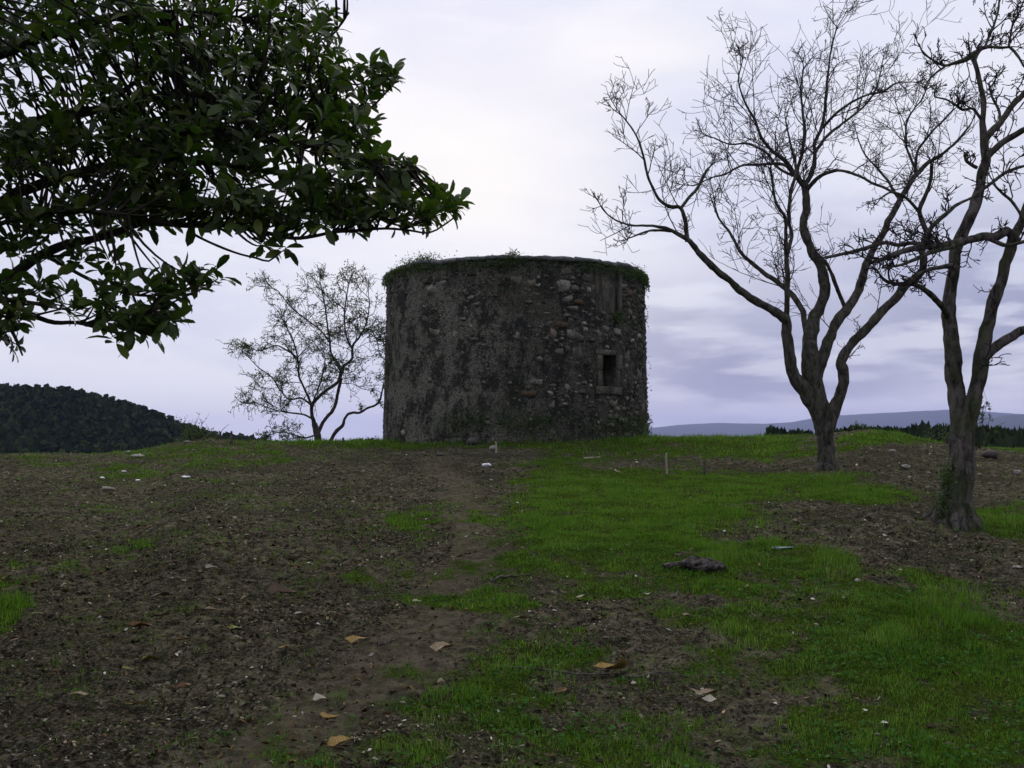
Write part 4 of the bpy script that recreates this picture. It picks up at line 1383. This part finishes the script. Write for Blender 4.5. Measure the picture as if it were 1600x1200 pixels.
# whorls of leaves: (cx, cy, rx, ry, count, y0, y1) in the view
WH = [(120, 120, 260, 150, 190, 6.6, 9.0), (330, 120, 200, 130, 120, 6.6, 9.0), (150, 270, 260, 90, 120, 6.5, 8.2), (400, 250, 200, 100, 110, 6.4, 8.2),
      (450, 60, 85, 75, 34, 7.4, 8.8), (500, 25, 45, 40, 10, 8, 8.8), (575, 115, 62, 26, 14, 7.4, 7.9), (520, 150, 60, 45, 22, 7.2, 8.0), (545, 215, 45, 40, 14, 6.8, 7.6),
      (540, 285, 90, 55, 32, 6.5, 7.3), (610, 262, 42, 38, 13, 6.6, 7.1), (640, 318, 75, 26, 18, 6.4, 7.2), (695, 325, 32, 16, 6, 6.5, 6.9), (600, 345, 70, 22, 10, 6.4, 6.9),
      (480, 335, 120, 24, 22, 6.5, 7.1), (240, 330, 220, 26, 34, 6.5, 7.3), (60, 370, 80, 35, 14, 6.6, 7.2),
      (215, 475, 66, 46, 22, 6.2, 6.7), (290, 450, 50, 34, 12, 6.3, 6.7), (175, 430, 32, 26, 6, 6.4, 6.8), (190, 535, 14, 16, 2, 6.2, 6.4), (245, 505, 40, 22, 7, 6.2, 6.5), (110, 455, 50, 40, 7, 6.4, 6.9),
      (325, 430, 30, 18, 5, 6.4, 6.6), (20, 500, 26, 40, 8, 6.2, 6.6), (8, 455, 20, 25, 4, 6.2, 6.6), (130, 400, 24, 10, 2, 6.6, 6.9), (425, 388, 25, 12, 3, 6.5, 6.7), (395, 378, 20, 10, 2, 6.5, 6.8),
      (60, -60, 360, 110, 110, 6.8, 9.2), (380, -60, 190, 70, 50, 7.2, 9.2), (-250, 150, 220, 300, 150, 6.0, 9.0), (-200, 420, 180, 110, 40, 6.0, 8.0)]
WP = []
for (cx, cy, rx, ry, cnt, y0, y1) in WH:
    cnt = int(cnt * (1.5 if cx < 350 and cy < 300 else 1.25))
    a = rng.uniform(0, 6.283, cnt); q = np.sqrt(rng.random(cnt))
    px, py = cx + np.cos(a) * q * rx, cy + np.sin(a) * q * ry
    WP.append(at(px, py, rng.uniform(y0, y1, cnt)))
nv_in = sum(len(w) for w in WP)
ncr = 620
q = norm(rng.normal(size=(ncr, 3))) * (rng.random((ncr, 1)) ** .3)
cr = q * [3.6, 3.4, 2.6] + [-5.4, 6.8, 5.0]
px, py = pix(cr[:, 0], cr[:, 1], cr[:, 2])
out = (px < -20) | (py < -30) | (cr[:, 1] < 1)
WP.append(cr[out & (cr[:, 2] > 2.0)])
WP = np.vstack(WP)
tw = Batch(); lP, lR, lS = [], [], []
for p in WP:
    dist = np.linalg.norm(NODES[:, :3] - p + np.array([.15, 0, -.12]), axis=1)
    # twig from a limb point lying a little towards the trunk
    kk = np.argmin(dist + rng.random(len(NODES)) * .12)
    nd = NODES[kk, :3]
    v = p - nd; L = np.linalg.norm(v)
    sag = np.array([0, 0, -.06 * L]) + rng.normal(0, .05, 3) * L
    m1 = nd + v * .4 + sag; m2 = nd + v * .75 + sag * .8
    c = spline([nd, m1, m2, p], .09)
    tw.add(*tube(c, np.linspace(min(.014, .006 + L * .009), .0035, len(c)), 4, added_cap=False))
    axis = norm(norm(v) * .55 + np.array([.10, -.05, .85]) + rng.normal(0, .3, 3))
    nl = int(rng.integers(4, 11))
    e1 = norm(np.cross(axis, rng.normal(size=3))); e2 = np.cross(axis, e1)
    for q in range(nl):
        phi = 2.4 * q + rng.normal(0, .25); tilt = rng.uniform(.25, 1.45)
        d = axis * math.cos(tilt) + (e1 * math.cos(phi) + e2 * math.sin(phi)) * math.sin(tilt)
        d = norm(d + np.array([0, 0, -.12 - .25 * (rng.random() < .2)]))
        nn = norm(axis + rng.normal(0, .22, 3))
        s = rng.uniform(.066, .152)
        lP.append(p - axis * rng.uniform(0, .05) + d * .012); lR.append((d, nn)); lS.append((s * rng.uniform(.8, 1.15), s, s))
    # a few leaves lower on the twig
mchild("twigs", tw.mesh("twigs"), M['barkmag'], kind="stuff")
lP = np.array(lP); lS = np.array(lS)
Rm = frames(np.array([r[0] for r in lR]), np.array([r[1] for r in lR]))
px, py = pix(lP[:, 0], lP[:, 1], lP[:, 2])
score = lS[:, 1] / lP[:, 1] * np.abs(Rm[:, 1, 2]).clip(.25, 1) * ((px > 5) & (px < 760) & (py > 5) & (py < 600))
# leaves at the lit outer edge show largest: favour the rim of the crown
edge = (px > 430) | (py > 385)
order = np.argsort(-(score * np.where(edge, 1.5, 1.0)))
sel = order[:300]; rest = order[300:]
variants = []
for k in range(5):
    v = LV.copy(); t_ = v[:, 1]
    v[:, 2] += -(.10 + .10 * k) * t_ ** 2 + .02 * rng.normal(size=len(v)) * .3
    v[:, 0] += (.04 * (k - 2)) * t_ ** 2
    variants.append(v)
vme = [mesh_arrays("leaf", v, [LT]) for v in variants]
for m_ in vme:
    m_.materials.append(M['magleaf']); shade(m_)
for q in sel:
    o = bpy.data.objects.new("leaf", vme[int(rng.integers(5))])
    COL.objects.link(o); o.parent = root
    A = np.eye(4); A[:3, :3] = Rm[q] * lS[q][None, :]; A[:3, 3] = lP[q] - np.array(root.location)
    o.matrix_basis = Matrix(A.tolist())
b = Batch()
vv = rng.integers(0, 5, len(rest))
for k in range(5):
    s = rest[vv == k]
    b.inst(variants[k], LT, lP[s], Rm[s], lS[s])
mchild("foliage", b.mesh("foliage"), M['magleaf'], kind="stuff")

# ------------------------------------------------------------------ grass, weeds, litter
def scatter(n, dmin, dmax, power, azl=.50):
    """random ground points, density falling with distance"""
    u = rng.random(n)
    d = (dmin ** (2 - power) + u * (dmax ** (2 - power) - dmin ** (2 - power))) ** (1 / (2 - power)) if power != 2 else dmin * (dmax / dmin) ** u
    a = rng.uniform(-azl, azl, n)
    return d * np.sin(a), d * np.cos(a), d


TUFT = [(1293, 750, 44, 7, 2.2), (1490, 822, 70, 10, 2.0), (805, 689, 215, 4, 2.4), (620, 692, 260, 5, 1.7), (1180, 686, 200, 5, 1.8), (1310, 885, 45, 26, 2.6), (1500, 950, 80, 36, 2.5), (1210, 830, 50, 26, 2.3), (1400, 1000, 40, 20, 2.2), (1150, 1000, 40, 20, 2.0), (880, 1060, 30, 18, 2.0), (1060, 1130, 40, 20, 1.9), (700, 1090, 40, 20, 1.9), (15, 945, 50, 32, 2.0), (1140, 870, 50, 20, 1.5), (980, 890, 40, 20, 1.5), (1560, 815, 50, 20, 1.4), (1520, 770, 60, 12, 1.2),
        (760, 935, 60, 22, 1.3), (1080, 920, 40, 18, 1.4), (1010, 684, 20, 8, 1.8), (900, 684, 60, 6, 1.5)]


def blades(n, dmin, dmax, power, seg2, h0, w0_, thin=1.0):
    x, y, d = scatter(n, dmin, dmax, power)
    z, g = ground_z(x, y)
    keep = rng.random(n) < smooth(.16, 1.02, g) * .90 + .09
    # keep clear of the tower
    keep &= np.hypot(x - TX, y - TY) > 3.33
    x, y, z, g, d = x[keep], y[keep], z[keep], g[keep], d[keep]
    n = len(x)
    px, py = pix(x, y, z)
    hm = np.ones(n)
    for (cx, cy, rx, ry, v) in TUFT:
        q = ((px - cx) / rx) ** 2 + ((py - cy) / ry) ** 2
        hm = np.maximum(hm, 1 + (v - 1) * (1 - smooth(.2, 1.3, q)))
    cl = .72 + .75 * fbm(x * 5, y * 5, None, 3, 77)
    hm = hm * (1 + .9 * np.clip(fbm(x * 2.2, y * 2.2, None, 2, 79) - .15, 0, 1))
    h = h0 * rng.uniform(.45, 1.25, n) * hm * np.clip(cl, .18, 1.7) * (.55 + .5 * np.clip(g, 0, 1))
    a = rng.uniform(0, 6.283, n); lean = rng.uniform(.15, .9, n) * h
    wx, wy = np.cos(a + 1.57), np.sin(a + 1.57)
    w = w0_ * rng.uniform(.6, 1.3, n)
    B = np.stack([x, y, z - .01], -1)
    Wv = np.stack([wx * w, wy * w, 0 * w], -1)
    Tp = B + np.stack([np.cos(a) * lean, np.sin(a) * lean, h], -1)
    if seg2:
        Md = B + np.stack([np.cos(a) * lean * .35, np.sin(a) * lean * .35, h * .6], -1)
        V = np.stack([B - Wv, B + Wv, Md - Wv * .8, Md + Wv * .8, Tp], 1)
        T = np.array([[0, 1, 3], [0, 3, 2], [2, 3, 4]])
    else:
        V = np.stack([B - Wv, B + Wv, Tp], 1); T = np.array([[0, 1, 2]])
    m_ = V.shape[1]
    return V.reshape(-1, 3), (T[None] + (np.arange(n) * m_)[:, None, None]).reshape(-1, 3)


b = Batch()
V, T = blades(270000, 4.6, 12, 1.4, True, .050, .0022); b.add(V, T)
V, T = blades(330000, 10.5, 21, 1.2, False, .060, .0050); b.add(V, T)
V, T = blades(150000, 20, 33, 1.0, False, .075, .009); b.add(V, T)
obj("grass", b.mesh("grass"), M['grass'], kind="stuff", label="short green grass growing in patches over the rise", smooth_=False)

# broad-leaved weeds, mostly near the viewer
n = 60000
x, y, d = scatter(n, 4.6, 12, 1.3)
z, g = ground_z(x, y)
cl = fbm(x * 2.2, y * 2.2, None, 3, 91)
k = (rng.random(n) < np.clip((g - .35) * 1.6, 0, 1)) & (cl > -.05) & (x > -1.6)
P = np.stack([x, y, z + rng.uniform(.005, .04, n)], -1)[k]
n = len(P)
b = Batch()
L = norm(rng.normal(size=(n, 3)) * [1, 1, .25]); Nn = norm(rng.normal(size=(n, 3)) * .35 + [0, 0, 1])
WV = np.array([[0, 0, 0], [-.42, .35, .05], [-.38, .8, .04], [0, 1, 0], [.38, .8, .04], [.42, .35, .05]])
WT = np.array([[0, 5, 1], [1, 5, 4], [1, 4, 2], [2, 4, 3]])
b.inst(WV, WT, P, frames(L, Nn), np.repeat(rng.uniform(.012, .030, (n, 1)), 3, 1))
obj("weeds", b.mesh("weeds"), M['weed'], kind="stuff", label="low broad leaved weeds among the near grass", smooth_=False)

# litter: curled leaf fragments and clods
FV = np.array([[-.3, -.5, .0], [.28, -.42, .05], [.5, .1, .18], [.1, .55, .05], [-.45, .2, .2]])
FT = np.array([[0, 1, 4], [1, 2, 4], [2, 3, 4]])
b = Batch()
for (n, d0_, d1_, pw, s0, s1) in ((120000, 4.6, 12, 1.4, .006, .034), (110000, 11, 27, 1.2, .010, .045)):
    x, y, d = scatter(n, d0_, d1_, pw)
    z, g = ground_z(x, y)
    cl = fbm(x * 1.6, y * 1.6, None, 3, 221)
    k = (rng.random(n) < (1.0 - g * 1.1) * np.clip(.55 + .9 * cl, .12, 1) * (1 - .75 * path_w(x, y, z))) & (np.hypot(x - TX, y - TY) > 3.4)
    left = (x < -.4 * 1) | (rng.random(n) < .75)
    k &= left
    P = np.stack([x, y, z + rng.uniform(0, .012, n)], -1)[k]; n = len(P)
    L = norm(rng.normal(size=(n, 3)) * [1, 1, .3]); Nn = norm(rng.normal(size=(n, 3)) * .5 + [0, 0, 1])
    s = s0 + (s1 - s0) * rng.random((n, 1)) ** 3
    asp = rng.uniform(.18, .9, (n, 1))
    b.inst(FV, FT, P, frames(L, Nn), s * np.hstack([asp, 1.3 + 0 * asp, .8 + 0 * asp]))
# whole withered leaves too many to single out, gathered in drifts
n = 15000
x, y, d = scatter(n, 4.7, 20, 1.4)
z, g = ground_z(x, y)
k = (fbm(x * 1.1, y * 1.1, None, 3, 231) > .02 + .35 * g + .1 * (x > -.3)) & (rng.random(n) < np.where(x < .2, .5, .22))
P = np.stack([x, y, z + rng.uniform(.004, .02, n)], -1)[k]; n = len(P)
b3 = Batch()
for q in range(5):
    v = LV.copy() * [1, 1, 1.6]; t_ = v[:, 1]
    v[:, 0] = v[:, 0] * rng.uniform(.6, 1) + rng.normal(0, .03, len(v))
    v[:, 2] += np.abs(v[:, 0]) * rng.uniform(.2, 1.4) + rng.uniform(-.8, .9) * (t_ - .5) ** 2 + .4 * v[:, 0] * np.sin(t_ * 4 + q)
    s_ = np.arange(n) % 5 == q; m_ = s_.sum()
    L = norm(rng.normal(size=(m_, 3)) * [1, 1, .2]); Nn = norm(rng.normal(size=(m_, 3)) * .38 + [0, -.1, 1])
    b3.inst(v, LT, P[s_], frames(L, Nn), (.018 + .06 * rng.random((m_, 1)) ** 1.8) * np.array([[1, 1, 1]]))
obj("withered_leaves", b3.mesh("withered_leaves"), M['wither'], kind="stuff", label="small withered leaves drifted over the bare earth")
obj("leaf_litter", b.mesh("leaf_litter"), M['litter'], kind="stuff", label="crumbled dry leaf litter scattered over the bare earth", smooth_=False)
b = Batch()
n = 60000
x, y, d = scatter(n, 4.6, 24, 1.4)
z, g = ground_z(x, y)
k = (rng.random(n) < (1.0 - g * 1.2) * (1 - .8 * path_w(x, y, z)))
P = np.stack([x, y, z], -1)[k]; n = len(P)
OV = np.array([[1, 0, 0], [0, 1, 0], [-1, 0, 0], [0, -1, 0], [0, 0, .8], [0, 0, -.5]]) * .5 + rng.normal(0, .06, (6, 3))
OT = np.array([[0, 1, 4], [1, 2, 4], [2, 3, 4], [3, 0, 4]])
b.inst(OV, OT, P, rotz(rng.random(n) * 6.28), rng.uniform(.012, .05, (n, 1)) * np.array([[1.3, .9, .7]]) * (.6 + .5 * rng.random((n, 1)) ** 3))
m_clod, N = mat_new("earth clods")
cc = ramp_cols(N, island(N), [(0, (.014, .011, .009)), (.6, (.042, .031, .025)), (1, (.09, .07, .055))])
finish(N, cc, 1.0, spec=0.0)
obj("clods", b.mesh("clods"), m_clod, kind="stuff", label="dark crumbs and clods of earth over the bare ground")


# ------------------------------------------------------------------ individual things on the ground
def gobj(name, bv, faces, P, R, S, mat, label, cat, group=None, lift=0.0, sm=True):
    me = mesh_arrays(name, bv, faces)
    o = obj(name, me, mat, label=label, cat=cat, group=group, smooth_=sm)
    A = np.eye(4); A[:3, :3] = R * np.asarray(S)[None, :]; A[:3, 3] = np.asarray(P) + [0, 0, lift]
    o.matrix_world = Matrix(A.tolist())
    return o


GLEAF = "dry leaves fallen on the ground"
FL = [(120, 1098, 42, -12, 'l_tan', "large curled tan dry leaf on bare earth near the lower left corner"),
      (213, 1112, 36, 14, 'l_yellow', "curled yellowish leaf right of the big tan one at lower left"),
      (537, 1166, 56, 24, 'l_yellow', "long yellow brown leaf nearest the bottom edge, left of centre"),
      (503, 1100, 28, 12, 'l_cream', "pale rolled leaf above the small yellow one at lower centre"),
      (515, 1130, 32, 8, 'l_yellow', "thin yellow leaf just above the long leaf by the bottom edge"),
      (560, 1008, 40, -3, 'l_yellow', "flat yellow leaf lying on the earth path"),
      (443, 1020, 20, 30, 'l_yellow', "short bright yellow leaf left of the earth path"),
      (690, 1022, 40, 3, 'l_tan', "tan leaf lying level between the path and the weeds"),
      (652, 945, 16, 20, 'l_cream', "small cream leaf at the left edge of the central grass patch"),
      (640, 997, 16, 15, 'l_tan', "small tan leaf above the level tan one by the path"),
      (218, 985, 42, -4, 'l_orange', "orange leaf lying flat on the dark litter at left"),
      (250, 939, 34, 2, 'l_brown', "brown leaf lying in litter above the orange one"),
      (955, 1057, 54, 3, 'l_yellow', "long pale yellow leaf on weedy grass right of the bottom centre"),
      (875, 1087, 32, 8, 'l_orange', "reddish brown leaf left of the long pale yellow one"),
      (1100, 1094, 46, 8, 'l_tan', "upper leaf of the tan pair lying in the lower right grass"),
      (1113, 1105, 36, 10, 'l_cream', "lower leaf of the tan pair lying in the lower right grass"),
      (1130, 1118, 15, 60, 'l_yellow', "small bright yellow leaf just below the tan pair"),
      (910, 938, 22, 5, 'l_cream', "cream leaf on the grass below the rotten log"),
      (952, 943, 14, -8, 'l_tan', "little tan leaf right of the cream one below the log"),
      (1015, 935, 18, 4, 'l_cream', "cream leaf just left of the earth patch under the log"),
      (815, 973, 26, 8, 'l_tan', "curled tan leaf on weeds in the middle of the foreground"),
      (1075, 968, 18, -5, 'l_tan', "forked looking tan leaf below the rotten log"),
      (1082, 981, 14, 3, 'l_green', "small greenish leaf just below the forked tan one"),
      (200, 1052, 26, -14, 'l_green', "yellow green leaf in the litter left of the brown patch"),
      (232, 1036, 32, 2, 'l_green', "flat yellow green leaf above the smaller one at left"),
      (400, 1052, 20, 6, 'l_cream', "cream crumpled leaf at the border of litter and path"),
      (470, 968, 22, -3, 'l_cream', "pale leaf lying at the edge of the dark litter"),
      (365, 987, 30, -4, 'l_green', "dull yellow leaf on the litter left of the pale one"),
      (312, 983, 18, -25, 'l_cream', "small pointed cream leaf beside the dull yellow one"),
      (440, 934, 46, 4, 'l_brown', "long brown leaf stalk at the top of the dark litter"),
      (250, 969, 34, 0, 'l_brown', "dark brown leaf between the orange and dull yellow ones"),
      (165, 893, 20, -20, 'l_tan', "small tan leaf high on the left litter"),
      (340, 962, 40, 10, 'l_tan', "tan leaf lying aslant above the small cream one"),
      (30, 1005, 30, 6, 'l_orange', "orange brown leaf below the grass tuft at the left edge"),
      (330, 892, 22, -8, 'l_cream', "pale leaf higher up on the left slope"),
      (520, 905, 20, 10, 'l_orange', "rusty leaf at the top end of the earth path"),
      (715, 876, 24, 0, 'l_tan', "tan leaf lying across the upper earth path"),
      (290, 1081, 30, 6, 'l_orange', "rusty leaf right of the yellowish curled one at lower left"),
      (690, 1072, 14, 4, 'l_tan', "small round tan leaf on weeds left of bottom centre")]
for (px, py, lpx, ang, mt, lab) in FL:
    p = gpoint(px, py)
    Ll = lpx / F * p[1]
    Ll = min(Ll, .24)
    a = math.radians(ang * 1.3) + (math.pi if rng.random() < .5 else 0)
    L = np.array([math.cos(a), math.sin(a) * .9, rng.uniform(.0, .18)])
    Nn = np.array([rng.normal(0, .2), -.32 + rng.normal(0, .15), 1.0])
    R = frames(L[None], Nn[None])[0]
    v = LV.copy(); t_ = v[:, 1]; v[:, 0] *= rng.uniform(.42, .70); v[:, 0] += rng.normal(0, .035, len(v)); v[:, 1] += rng.normal(0, .03, len(v)); v[:, 2] += rng.normal(0, .03, len(v)); curl = rng.uniform(.05, .38) * (1 if rng.random() < .85 else -1)
    v[:, 2] += v[:, 0] * rng.uniform(-.6, .6) + np.abs(v[:, 0]) * rng.uniform(.4, 1.2) + .9 * v[:, 0] * np.sin(t_ * 3.3 - 1.5) + curl * 1.3 * (t_ - .5) ** 2
    v[:, 0] += rng.normal(0, .05) * np.sin(t_ * 3)
    v -= [0, .5, 0]
    gobj("fallen_leaf", v, [LT], p, R, (Ll * 1.1, Ll, Ll), M[mt], lab, "leaf", GLEAF, .018 + Ll * .05)


def lump(seed, flat=.6, n1=10, n2=7, am=.25):
    V = []
    for a in range(n2 + 1):
        ph = math.pi * a / n2
        for c in range(n1):
            t_ = 2 * math.pi * c / n1
            d = np.array([math.sin(ph) * math.cos(t_), math.sin(ph) * math.sin(t_), math.cos(ph)])
            r = .5 * (1 + am * float(fbm(d[0] * 1.6 + seed, d[1] * 1.6, np.array(d[2] * 1.6), 3, seed)))
            V.append(d * r * [1, 1, flat])
    Q = [[a * n1 + c, (a + 1) * n1 + c, (a + 1) * n1 + (c + 1) % n1, a * n1 + (c + 1) % n1] for a in range(n2) for c in range(n1)]
    return np.array(V), np.array(Q)


for k, (px, py, wpx, hf, mt, lab) in enumerate([
        (738, 694, 24, .75, 'rock', "rounded grey rock in the grass before the tower"),
        (770, 703, 15, .8, 'rockpale', "small pale stone beside the thin stick before the tower"),
        (689, 712, 16, .4, 'rock', "flat brownish stone left of the grey rock"),
        (1547, 714, 28, .6, 'darkrock', "dark lump of stone on the grass right of the knobbly tree"),
        (1415, 731, 18, .5, 'rockpale', "pale stone on bare earth between the two bare trees"),
        (1394, 706, 11, .5, 'rockpale', "small pale stone near the crest between the two bare trees"),
        (1590, 741, 12, .9, 'rockpale', "cream stone at the right edge on bare earth"),
        (1451, 740, 9, .6, 'rockpale', "tiny pale stone just left of the knobbly trunk"),
        (1340, 909, 11, .7, 'rockpale', "tan stone below the dark grass tuft at right"),
        (215, 714, 24, .3, 'rockpale', "flat pale slab on the left crest"),
        (200, 707, 9, .5, 'rockpale', "tiny white stone on the left crest"),
        (293, 691, 10, .5, 'rockpale', "pale stone on the mound below the scrubby bush"),
        (1590, 888, 18, .35, 'rockpale', "bleached fragment at the right edge below the tree")]):
    p = gpoint(px, py)
    v, q = lump(k + 3)
    s = wpx / F * p[1]
    mat = M['darkwood'] if mt == 'darkrock' else M[mt]
    gobj("stone", v, [q], p, rotz(np.array([rng.random() * 6]))[0], (s, s * .8, s * hf * 1.3), mat, lab, "stone", None, s * hf * .2)

for k, (px, py, wpx, lab) in enumerate([(160, 748, 9, "first white plastic scrap from the left edge on the slope"),
                                        (193, 738, 7, "highest of the four white plastic scraps on the left slope"),
                                        (215, 752, 9, "white plastic scrap below and right of the highest one"),
                                        (291, 748, 10, "white plastic scrap farthest right on the left slope"),
                                        (760, 729, 15, "white plastic scrap on the grass below the tower")]):
    p = gpoint(px, py)
    v, q = lump(k + 40, .35, 12, 6, .9)
    s = wpx / F * p[1] * 1.15
    gobj("plastic_scrap", v, [q], p, rotz(np.array([rng.random() * 6]))[0], (s, s * .7, s * .9), M['plastic'], lab, "scrap", "white plastic scraps", s * .12)
p = gpoint(1222, 860)
v, q = lump(77, .25, 14, 7, .8)
s = 34 / F * p[1]
gobj("plastic_sheet", v, [q], p, np.eye(3), (s, s * .5, s * .4), M['blue'], "pale blue plastic sheet lying in the grass below the bare tree", "sheet", None, .02)


def stick(name, a, b_, r, mat, label, cat, bend=.02):
    a = np.asarray(a, float); b_ = np.asarray(b_, float)
    L = np.linalg.norm(b_ - a)
    pts = spline([a, (a * 2 + b_) / 3 + rng.normal(0, bend, 3) * L, (a + 2 * b_) / 3 + rng.normal(0, bend, 3) * L, b_], L / 9)
    bt = Batch(); bt.add(*tube(pts, np.linspace(r, r * .6, len(pts)), 7, .3, int(r * 1000)))
    o = obj(name, bt.mesh(name, a), mat, label=label, cat=cat)
    o.location = a
    return o


def gs(px0, py0, px1, py1, hz=.015):
    return gpoint(px0, py0) + [0, 0, hz], gpoint(px1, py1) + [0, 0, hz]


a_, c_ = gs(161, 766, 179, 767, .03)
stick("plank", a_, c_, .035, M['wood'], "short bleached plank lying on the left slope", "plank", 0)
a_, c_ = gs(912, 719, 938, 717, .03)
stick("plank", a_, c_, .025, M['wood'], "thin pale plank in the grass below the tower", "plank", 0)
a_, c_ = gs(961, 737, 969, 741, .03)
stick("stick", a_, c_, .015, M['wood'], "short pale stick in the grass right of the thin plank", "stick")
for (px, py, top, mt, lab) in ((1042, 741, 708, 'wood', "pale upright stake in the grass left of the bare tree"), (1101, 742, 720, 'darkwood', "dark upright stake in the grass nearer the bare tree"),
                               (776, 707, 690, 'wood', "thin upright stick beside the pale stone before the tower"), (362, 692, 674, 'darkwood', "dark short post on the crest left of the small tree"),
                               (536, 693, 684, 'darkwood', "tiny dark post on the crest between the small tree and tower")):
    p = gpoint(px, py); q = at(px + rng.normal(0, 1), top, p[1])
    stick("post" if 'post' in lab else "stake", p - [0, 0, .1], q, 2.0 / F * p[1] if mt == 'wood' else 2.6 / F * p[1], M[mt], lab, "post" if 'post' in lab else "stake", .01)
for (x0, y0, x1, y1, r, mt, lab) in ((790, 1047, 1110, 1062, .006, 'darkwood', "long thin dark twig lying on the weeds right of bottom centre"),
                                     (270, 1138, 330, 1108, .006, 'darkwood', "thin dark twig crossing the litter edge at lower left"),
                                     (1210, 910, 1220, 885, .008, 'darkwood', "short dark stick in the grass right of the log"),
                                     (590, 1012, 620, 1003, .008, 'darkwood', "short dark stick on the path left of the small tan leaf"),
                                     (765, 908, 830, 900, .010, 'darkwood', "thin dark stick on bare earth left of the log"),
                                     (340, 700, 372, 672, .010, 'darkwood', "slanting bare shoot on the crest by the dark post")):
    a_, c_ = (gs(x0, y0, x1, y1, .012) if y0 > 700 or 'shoot' not in lab else (None, None))
    if 'shoot' not in lab and math.hypot(x1 - x0, y1 - y0) > 60:
        ts = np.linspace(0, 1, 9)
        pts = np.array([gpoint(x0 + (x1 - x0) * t_, y0 + (y1 - y0) * t_ + rng.normal(0, 1.5)) + [0, 0, .010] for t_ in ts])
        bt = Batch(); bt.add(*tube(spline(pts, .04), np.linspace(r, r * .6, len(spline(pts, .04))), 6, .3, 5))
        o = obj("twig", bt.mesh("twig", pts[0]), M[mt], label=lab, cat="twig"); o.location = pts[0]
        continue
    if 'shoot' in lab:
        a_ = gpoint(334, 692); c_ = at(357, 663, a_[1])
        r = .008
    stick("twig", a_, c_, r, M[mt], lab, "twig", .04)

# rotten log
p0 = gpoint(1046, 888); p1 = gpoint(1128, 893)
root_log = empty("rotten_log", tuple((p0 + p1) / 2), "gnarled grey rotten log lying in the grass in front of the bare tree", "log")


def lpart(name, c, size, ang, tilt, k):
    v, q = lump(k, 1.0, 16, 12, .55)
    v = v + .11 * np.stack([fbm(v[:, 0] * 7 + a_, v[:, 1] * 7, v[:, 2] * 7, 2, k + a_) for a_ in range(3)], -1)
    v = v * size
    ca, sa, ct, st_ = math.cos(ang), math.sin(ang), math.cos(tilt), math.sin(tilt)
    R = np.array([[ca, -sa, 0], [sa, ca, 0], [0, 0, 1]]) @ np.array([[ct, 0, -st_], [0, 1, 0], [st_, 0, ct]])
    me = mesh_arrays(name, v @ R.T + c, [q])
    o = obj(name, me, M['darkwood'])
    o.parent = root_log; o.matrix_parent_inverse = Matrix.Translation(-root_log.location)


dl = p1 - p0
lpart("branch_piece", p0 + dl * .18 + [0, 0, .03], (.30, .07, .055), .1, .05, 3)
lpart("trunk_piece", p0 + dl * .52 + [0, 0, .045], (.30, .14, .12), -.15, -.05, 14)
lpart("trunk_piece", p0 + dl * .80 + [0, -.03, .04], (.28, .11, .10), .2, -.22, 25)
lpart("bark_flake", p0 + dl * .74 + [0, -.09, .035], (.22, .05, .05), -.1, .08, 36)
lpart("bark_flake", p0 + dl * .92 + [0, .02, .06], (.18, .05, .06), .3, -.35, 47)

# ------------------------------------------------------------------ haze
bm = bmesh.new()
bmesh.ops.create_cube(bm, size=1.0)
me = bpy.data.meshes.new("haze"); bm.to_mesh(me); bm.free()
hz = bpy.data.objects.new("haze", me); COL.objects.link(hz)
hz.scale = (18600, 18600, 260); hz.location = (0, 0, 130 - 26)
hz["kind"] = "stuff"; hz["label"] = "pale blue haze in the distance"
mh, N = mat_new("haze air")
pv = N.n('ShaderNodeVolumePrincipled')
N.set(pv, 'Color', (.50, .56, 1.0, 1)); N.set(pv, 'Density', 0.9e-4); N.set(pv, 'Anisotropy', .3)
o_ = N.n('ShaderNodeOutputMaterial'); N.t.links.new(pv.outputs[0], o_.inputs['Volume'])
me.materials.append(mh)
